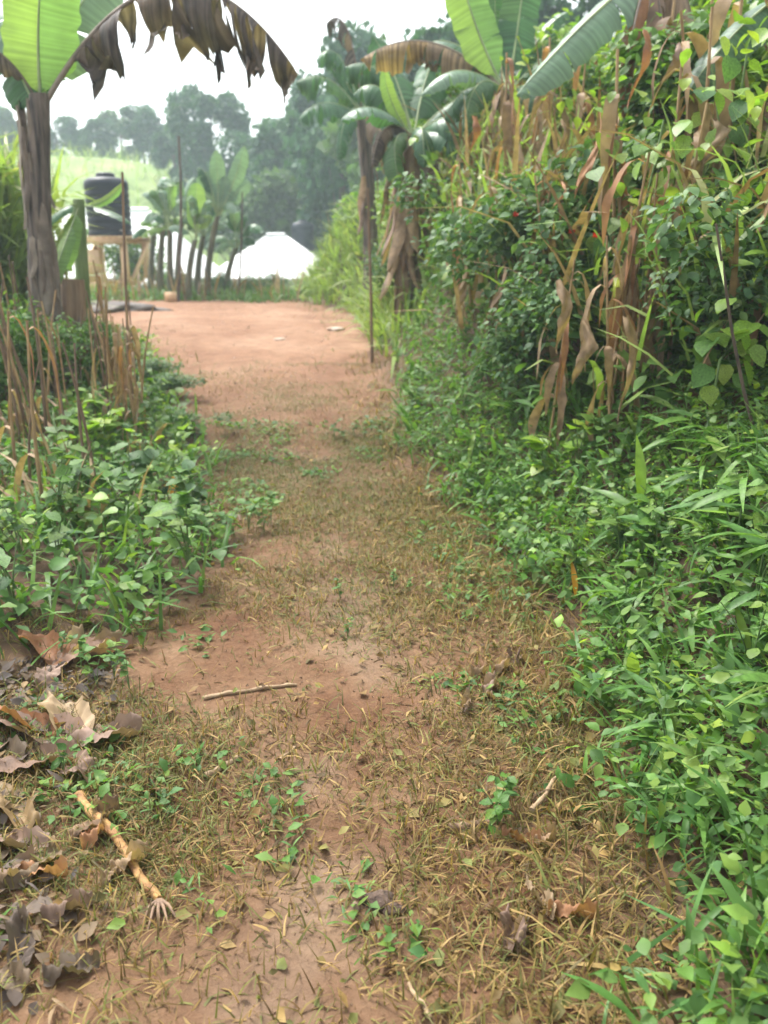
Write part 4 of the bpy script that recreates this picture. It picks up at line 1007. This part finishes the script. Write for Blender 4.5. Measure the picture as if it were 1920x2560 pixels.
for k in range(10):
    u, v = [(290, 2190), (250, 2090), (1240, 1690), (1210, 1740), (1160, 1790), (1290, 1660), (1340, 2120), (1380, 2300), (1290, 2380), (60, 2200)][k]
    dead_pile('curled_dry_leaf', u, v, ['dull dry leaf scrap right of the yellow cane', 'dull dry leaf scrap left of the yellow cane', 'curled dry leaf in the straw at the bank foot', 'curled dry leaf just left of the bank foot straw', 'curled dry leaf left of the bank, toward mid path', 'curled dry leaf hard against the bank grass', 'curled dry leaf beside the thin leaning twig', 'curled dry leaf under the lower bank weeds', 'curled dry leaf near the bottom right of the path', 'dull dry leaf scrap at the left edge'][k], [(0, 0, random.uniform(0, 6.28), random.uniform(.07, .13), random.uniform(.015, .03), random.choice(['dry', 'greydead', 'rust']), .7), (0, 0, random.uniform(0, 6.28), random.uniform(.07, .13), .015, 'dry', .7)], 20 + k)['group'] = 'dry leaf scraps'
# dark clod with pale edge
b_ = hit(930, 2275); o = thing('mud_clod', 'dark lumpy clod with a pale chip lying on the lower path', 'clod', b_)
def blob(name, r, sc, mat, parent, seed, amp=.3, n=12):
    rg = np.random.default_rng(seed); ph = rg.uniform(0, 6, 8); mb = MB(); rows = []
    for i in range(n + 1):
        th_ = .06 + (math.pi - .12) * i / n; row = []
        for k in range(2 * n):
            p_ = 6.2832 * k / (2 * n); d_ = 1 + amp * .5 * (math.sin(3 * p_ + ph[0] + 2 * th_) * math.sin(th_ * 2 + ph[1]) + .7 * math.sin(5 * p_ + ph[2]) * math.sin(4 * th_ + ph[3]) + .4 * math.sin(9 * p_ + ph[4] + 7 * th_))
            d_ = 1 + (d_ - 1) * math.sin(th_)
            row.append((r * d_ * math.sin(th_) * math.cos(p_) * sc[0], r * d_ * math.sin(th_) * math.sin(p_) * sc[1], r * d_ * math.cos(th_) * sc[2]))
        rows.append(row)
    mb.grid(rows, .5, True)
    for e_ in (rows[0], rows[-1]): mb.add(e_, [(0, k, k + 1) for k in range(1, 2 * n - 1)], .5)
    return mb.build(name, mat, parent)
q = blob('lump', .038, (1.1, .8, .6), M['rock'], o, 1); q.location = (.015, .02, .006)
q = blob('lump', .024, (1.2, .8, .6), M['rock'], o, 2); q.location = (.05, -.005, .004)
q = blob('chip', .022, (.5, .9, .7), M['greydead'], o, 3); q.location = (-.04, -.01, .012)
for k, (u, v, r_) in enumerate([(840, 825, .1), (700, 850, .06)]):
    o = blob('stone', r_, (1.2, 1, .35), M['palestone'], None, 10 + k); p = hit(u, v); o.location = p + Vector((0, 0, r_ * .1))
    tag(o, ['pale flat stone near the right side of the yard', 'smaller pale stone at the middle of the yard'][k], 'stone')

# ------------------------------------------------------------------ water tank, stand, houses
SB = Vector((at(288, 720, 21.5).x, 21.5, 0)); SB.z = Hf(SB.x, SB.y)
plat = at(288, 590, 21.5).z
std = thing('tank_stand', 'orange timber stand with diagonal brace carrying the black water tank', 'stand', SB, R(-14))
hz = plat - SB.z
for sx in (-1, 1):
    for sy in (-1, 1):
        mb = MB(); mb.beam((sx * .62, sy * .5, -.1), (sx * .62, sy * .5, hz - .125), .13, .13); mb.build('post', M['timber'], std, False)
for sy in (-1, 1):
    mb = MB(); mb.beam((-.75, sy * .61, hz - .115), (.75, sy * .61, hz - .115), .06, .14); mb.build('beam', M['timber'], std, False)
    mb = MB(); mb.beam((-.66, sy * .595, .16), (.66, sy * .595, .16), .05, .16); mb.build('rail', M['timber'], std, False)
for sx in (-1, 1):
    mb = MB(); mb.beam((sx * .71, -.5, .18), (sx * .71, .5, hz - .18), .04, .12); mb.build('brace', M['timber'], std, False)
    mb = MB(); mb.beam((sx * .76, -.6, .1), (sx * .76, .6, .1), .05, .2); mb.build('rail', M['timber'], std, False)
for k in range(9):
    mb = MB(); mb.box((-.68 + k * .17, 0, hz - .022), (.15, 1.35, .04)); mb.build('board', M['timber'], std, False)
mb = MB(); mb.box((-.28, -.59 + .0, .62), (.58, .03, .74)); mb.build('side_panel', M['timber'], std, False)
TK = Vector((at(276, 580, 21.5).x, 21.5, plat + .002))
tk = thing('water_tank', 'black plastic water tank standing on the orange timber stand', 'water tank', TK)
rt, ht = .51, 1.32
prof = [(0, 0), (rt * .96, 0), (rt, .03)]
for i in range(7):
    z = .1 + i * .145; prof += [(rt, z), (rt * .965, z + .02), (rt * .965, z + .045), (rt, z + .065)]
prof += [(rt, ht - .16), (rt * .97, ht - .10), (rt * .8, ht - .03), (rt * .42, ht), (rt * .4, ht)]
mb = MB(); mb.lathe(prof, 36); mb.build('tank_body', M['tank'], tk)
mb = MB(); mb.lathe([(0, ht + .10), (.12, ht + .10), (.2, ht + .08), (.22, ht + .05), (.22, ht - .01)], 24); mb.build('lid', M['tank'], tk)
mb = MB(); mb.tube([(.35, -.35, .12), (.45, -.45, .12), (.45, -.45, -.3)], .025, 8); mb.build('outlet_pipe', M['fascia'], tk)

def house(name, c, wx, wy, zg, zeave, zridge, rz, lab, wallm, over=.5):
    o = thing(name, lab, 'house', (c[0], c[1], zg), rz)
    he, hr = zeave - zg, zridge - zg
    mb = MB(); t = .2
    for s in (-1, 1):
        mb.box((0, s * (wy / 2 - t / 2), he / 2), (wx, t, he)); mb.box((s * (wx / 2 - t / 2), 0, he / 2), (t, wy - 2 * t, he))
    mb.build('wall', M[wallm], o, False)
    X_, Y_ = wx / 2 + over, wy / 2 + over; rl = max(.1, X_ - Y_)
    rf = thing('roof_frame', None, None, (0, 0, 0)) if False else None
    e = he - .05
    cs = [Vector((-X_, -Y_, e)), Vector((X_, -Y_, e)), Vector((X_, Y_, e)), Vector((-X_, Y_, e))]; r1_, r2_ = Vector((-rl, 0, hr)), Vector((rl, 0, hr))
    def sheet(a1, b1, c1_, d1, nm):
        rows = []; m_ = int((b1 - a1).length / .12)
        nrm = (b1 - a1).cross(d1 - a1).normalized()
        for i in range(m_ + 1):
            u_ = i / m_; lo = a1.lerp(b1, u_); hi = d1.lerp(c1_, u_); off = nrm * (.018 * (1 if i % 2 else -1))
            rows.append([lo + off, lo.lerp(hi, .5) + off, hi + off])
        mb = MB(); mb.grid(rows, .5); return mb.build(nm, M['roof'], o, False)
    sheet(cs[0], cs[1], r2_, r1_, 'roof_slope'); sheet(cs[2], cs[3], r1_, r2_, 'roof_slope'); sheet(cs[1], cs[2], r2_, r2_, 'roof_slope'); sheet(cs[3], cs[0], r1_, r1_, 'roof_slope')
    mb = MB(); mb.tube([r1_ + Vector((0, 0, .02)), r2_ + Vector((0, 0, .02))], .07, 8); mb.build('ridge_cap', M['roof'], o)
    for i in range(4):
        a1, b1 = cs[i], cs[(i + 1) % 4]; mb = MB(); mb.beam(a1 + Vector((0, 0, -.1)), b1 + Vector((0, 0, -.1)), .04, .16); mb.build('fascia', M['fascia'], o, False)
    for k in (-1, 1):
        wn = MB(); wn.box((k * wx * .28, -wy / 2 - .012, he * .55), (1.1, .05, 1.0)); f_ = wn.build('window', M['fascia'], o, False)
        for j in (-1, 1):
            wn = MB(); wn.box((k * wx * .28 + j * .26, -wy / 2 - .042, he * .55), (.46, .012, .88)); wn.build('pane', M['glass'], f_, False)
    dr = MB(); dr.box((0, -wy / 2 - .015, 1.02), (.95, .05, 2.04)); dr.build('door', M['wood_brown'], o, False)
    return o
Yh = 34; xh = at(690, 600, Yh).x
zg = Hf(xh, Yh)
house('house', (xh, Yh), 3.7, 3.0, zg - .1, at(690, 692, Yh - 2).z, at(690, 588, Yh).z, 0, 'small house with a white pyramid roof beyond the yard', 'wall_grey', .55)
Yh2 = 33; xh2 = at(235, 600, Yh2).x
house('house', (xh2, Yh2), 7.8, 3.6, Hf(xh2, Yh2) - .1, at(250, 690, Yh2 - 2).z, at(250, 525, Yh2).z, R(0), 'long white roofed house behind the water tank', 'wall_cream', .5)
# second tank, behind the pyramid roof
Y2 = 38.5; T2 = Vector((at(757, 600, Y2).x, Y2, 0)); T2.z = Hf(T2.x, Y2)
zt = at(757, 548, Y2).z; zb_ = zt - 1.5
s2 = thing('tank_stand', 'pale steel stand under the far tank behind the pyramid roof', 'stand', T2)
for sx in (-1, 1):
    for sy in (-1, 1):
        mb = MB(); mb.beam((sx * .5, sy * .5, -.1), (sx * .5, sy * .5, zb_ - T2.z - .06), .08, .08); mb.build('post', M['roof'], s2, False)
mb = MB(); mb.box((0, 0, zb_ - T2.z - .03), (1.3, 1.3, .06)); mb.build('deck', M['roof'], s2, False)
t2 = thing('water_tank', 'far dark water tank partly hidden behind the pyramid roof', 'water tank', (T2.x, T2.y, zb_ + .002))
mb = MB(); mb.lathe([(p_[0] * .95, p_[1] * 1.05) for p_ in prof], 30); mb.build('tank_body', M['tank'], t2)
mb = MB(); mb.lathe([(0, ht * 1.05 + .1), (.2, ht * 1.05 + .08), (.22, ht * 1.05 - .01)], 20); mb.build('lid', M['tank'], t2)
# grey mound and sacks
def on(u, Yd): return gx(u, Yd)
o = blob('rubble_mound', .6, (1.7, .8, .30), M['rubble'], None, 40, .6, 24); o.location = on(262, 15.5) - Vector((0, 0, .04)); tag(o, 'low dark grey rubble mound at the left of the yard', 'mound')
o = blob('sack', .24, (.8, .8, .9), M['sack'], None, 41, .2, 14); p = on(388, 20.3); o.location = p + Vector((0, 0, .17)); tag(o, 'whitish sack slumped right of the timber stand', 'sack')
o = blob('sack', .2, (1.1, .7, .6), M['rubble'], None, 42, .25, 14); p = on(368, 20.1); o.location = p + Vector((0, 0, .1)); tag(o, 'grey sack lying against the whitish sack', 'sack')
mb = MB(); mb.box((0, 0, .09), (.22, .12, .2)); o = mb.build('brick_block', M['timber'], None, False); o.location = on(438, 17.6); tag(o, 'small orange block at the far edge of yard', 'block')

# ------------------------------------------------------------------ trees and tall reeds
def tree_proto(seed, h, wd_, nl, ls, mat, low=.15, name='broadleaf_tree'):
    o = thing(name, '', 'tree', (0, 0, 0)); rg = np.random.default_rng(seed)
    k = 26; cs = []; cr = []
    for i in range(k):
        z = rg.uniform(low, .93) * h; mw = wd_ * .5 * math.sin(max(.15, (z / h - low) / (1 - low)) ** .7 * 2.7) ** .6
        a_ = rg.uniform(0, 6.28); q = math.sqrt(rg.random()) * mw; cs.append((math.cos(a_) * q, math.sin(a_) * q, z)); cr.append(rg.uniform(.10, .2) * wd_)
    cs = np.array(cs); cr = np.array(cr)
    ii = rg.integers(0, k, nl); v = rg.normal(size=(nl, 3)); v /= np.linalg.norm(v, axis=1)[:, None]
    Pp = cs[ii] + v * (cr[ii] * rg.uniform(.35, 1.15, nl) ** .6)[:, None]
    Pp[:, 2] = np.maximum(Pp[:, 2], .1)
    me = scatter('crown', T_QD, Pp, rg.uniform(0, 6.28, nl), rg.uniform(-1.2, 1.2, nl), rg.uniform(-1, 1, nl), rg.uniform(.5, 1.3, nl) * ls)
    link('crown', me, mat, o)
    mb = MB(); mb.tube([(0, 0, -.3), (.05 * wd_ * .2, 0, h * .3), (0, 0, h * .6), (0, .1, h * .85)], [h * .022, h * .017, h * .011, h * .004], 9)
    for c_ in cs[::2]:
        mb.tube([bez(Vector((0, 0, c_[2] * .55)), Vector((c_[0] * .4, c_[1] * .4, c_[2] * .7)), Vector(c_), i / 5) for i in range(6)], [h * .007 * (1 - .7 * i / 5) for i in range(6)], 6)
    mb.build('trunk', M['bark'], o)
    return o
tp = [tree_proto(1, 12, 8, 9000, .42, M['tree']), tree_proto(2, 10, 8, 8000, .42, M['tree']), tree_proto(3, 9, 6, 7000, .4, M['tree2']), tree_proto(4, 11, 6, 7000, .36, M['tree'], .3)]
def tree(k, u, Yd, v_top, lab, grp=None, wsc=1.0):
    b_ = gx(u, Yd); top = at(u, v_top, Yd).z; hh = [12, 10, 9, 11][k]
    o = tp[k] if tp[k].name not in used else copy_tree(tp[k]); used.add(tp[k].name)
    s = (top - b_.z) / hh; o.location = b_; o.scale = (s * wsc, s * wsc, s); o.rotation_euler = (0, 0, random.uniform(0, 6.28)); tag(o, lab, 'tree', grp or 'trees beyond the yard')
tree(0, 560, 56, 205, 'large dense rounded tree in the centre behind the yard', None, .95)
tree(1, 655, 52, 330, 'dark tree right of the large rounded one', None, 1.0)
tree(1, 745, 50, 300, 'dark tree standing above the white pyramid roof')
tree(3, 800, 47, 190, 'tall loose tree behind the ragged distant banana', None, .9)
tree(0, 900, 45, 240, 'dark tree hidden behind the distant banana leaves', None, .9)
tree(2, 610, 42, 470, 'lower lighter tree left of the pyramid roof', None, 1.0)
tree(2, 700, 44, 440, 'lower light green tree just behind the pyramid roof', None, 1.2)
tree(3, 860, 40, 60, 'tall feathery tree rising highest in the centre', None, .62)
tree(1, 470, 60, 330, 'dark tree left of the large rounded one')
row = [(20, 290), (90, 285), (150, 290), (200, 300), (250, 330), (300, 310), (350, 290), (400, 275), (440, 280)]
ORD = ['leftmost', 'second from left', 'third from left', 'fourth from left', 'fifth from left', 'sixth from left', 'third from right', 'second from right', 'rightmost']
for k, (u, v) in enumerate(row):
    tree([1, 2, 3, 1, 0][k % 5], u, 70 + random.uniform(-3, 4), v - 12, 'dark tree, ' + ORD[k] + ' in the hazy row along the hilltop', 'row of trees on the hilltop', 1.3)
tree(1, 1180, 30, 60, 'dark tree behind the broad upright banana leaves', None, .8)
tree(3, 1400, 26, -60, 'tall tree behind the top right banana leaves', None, .8)
tree(2, 1650, 24, -120, 'light green tree behind the vines at the top right', None, .9)
tree(1, 1850, 22, -80, 'dark tree at the top right corner', None, .9)
tree(2, 1020, 36, 130, 'light tree behind the banana with shaggy brown skirt', None, .8)
def bushy(u, Yd, sc, lab):
    shrub(sh_dark, gx(u, Yd), lab, 'hillside bushes', sc)
bushy(412, 44, 1.3, 'single round dark bush on the pale hillside field')
for i, u in enumerate([330, 365, 400, 440, 470]):
    shrub(sh_mid, gx(u, 24 + i * .7), 'green bush behind the yard bananas', 'bushes behind the yard', 1.3)
for i, u in enumerate([560, 620, 680, 720]):
    shrub(sh_dark, gx(u, 19.4 + .2 * i), 'dull green bush on the far rim of yard', 'bushes on the yard rim', .42)
def reed(u, Yd, h, lab, seed):
    o = thing('reed_clump', lab, 'reeds', gx(u, Yd), 0, 'reed clumps left of the banana'); rg = np.random.default_rng(seed); n = 700
    Pp = np.stack([rg.normal(0, .28, n), rg.normal(0, .28, n), rg.uniform(0, h * .65, n)], 1)
    me = scatter('blades', T_BL, Pp, rg.uniform(0, 6.28, n), rg.uniform(.8, 1.5, n), rg.uniform(-.5, .5, n), rg.uniform(.6, 1.2, n)); link('blades', me, M['palegrass'], o)
    mb = MB()
    for k in range(24):
        x, y = rg.normal(0, .22, 2); mb.tube([(x, y, -.05), (x * 1.1, y * 1.1, h * .5), (x * 1.3, y * 1.3, h * .9)], [.012, .01, .005], 5)
    mb.build('canes', M['stalk'], o)
for i, (u, Yd, h, lab) in enumerate([(20, 10.5, 2.5, 'tall pale reed clump left of the peeling trunk'), (-40, 10.0, 2.7, 'tall reed clump cut by the left edge'), (60, 12.0, 2.3, 'reed clump right behind the peeling trunk'), (-10, 12.5, 2.6, 'reed clump farthest back on the left')]):
    reed(u, Yd, h, lab, i)

# ------------------------------------------------------------------ haze: the air itself
mb = MB(); mb.box((0, 110, 17.5), (342, 270, 44))
hzm, t, N, L = mat_new('haze_air')
pv = N.new('ShaderNodeVolumePrincipled'); pv.inputs['Color'].default_value = (.78, .92, 1, 1); pv.inputs['Density'].default_value = .0025; pv.inputs['Anisotropy'].default_value = .2
ou = N.new('ShaderNodeOutputMaterial'); L.new(pv.outputs[0], ou.inputs['Volume'])
hz_o = mb.build('haze', hzm, None, False)
tag(hz_o, 'pale humid haze in the air over the valley', 'haze', kind='stuff')
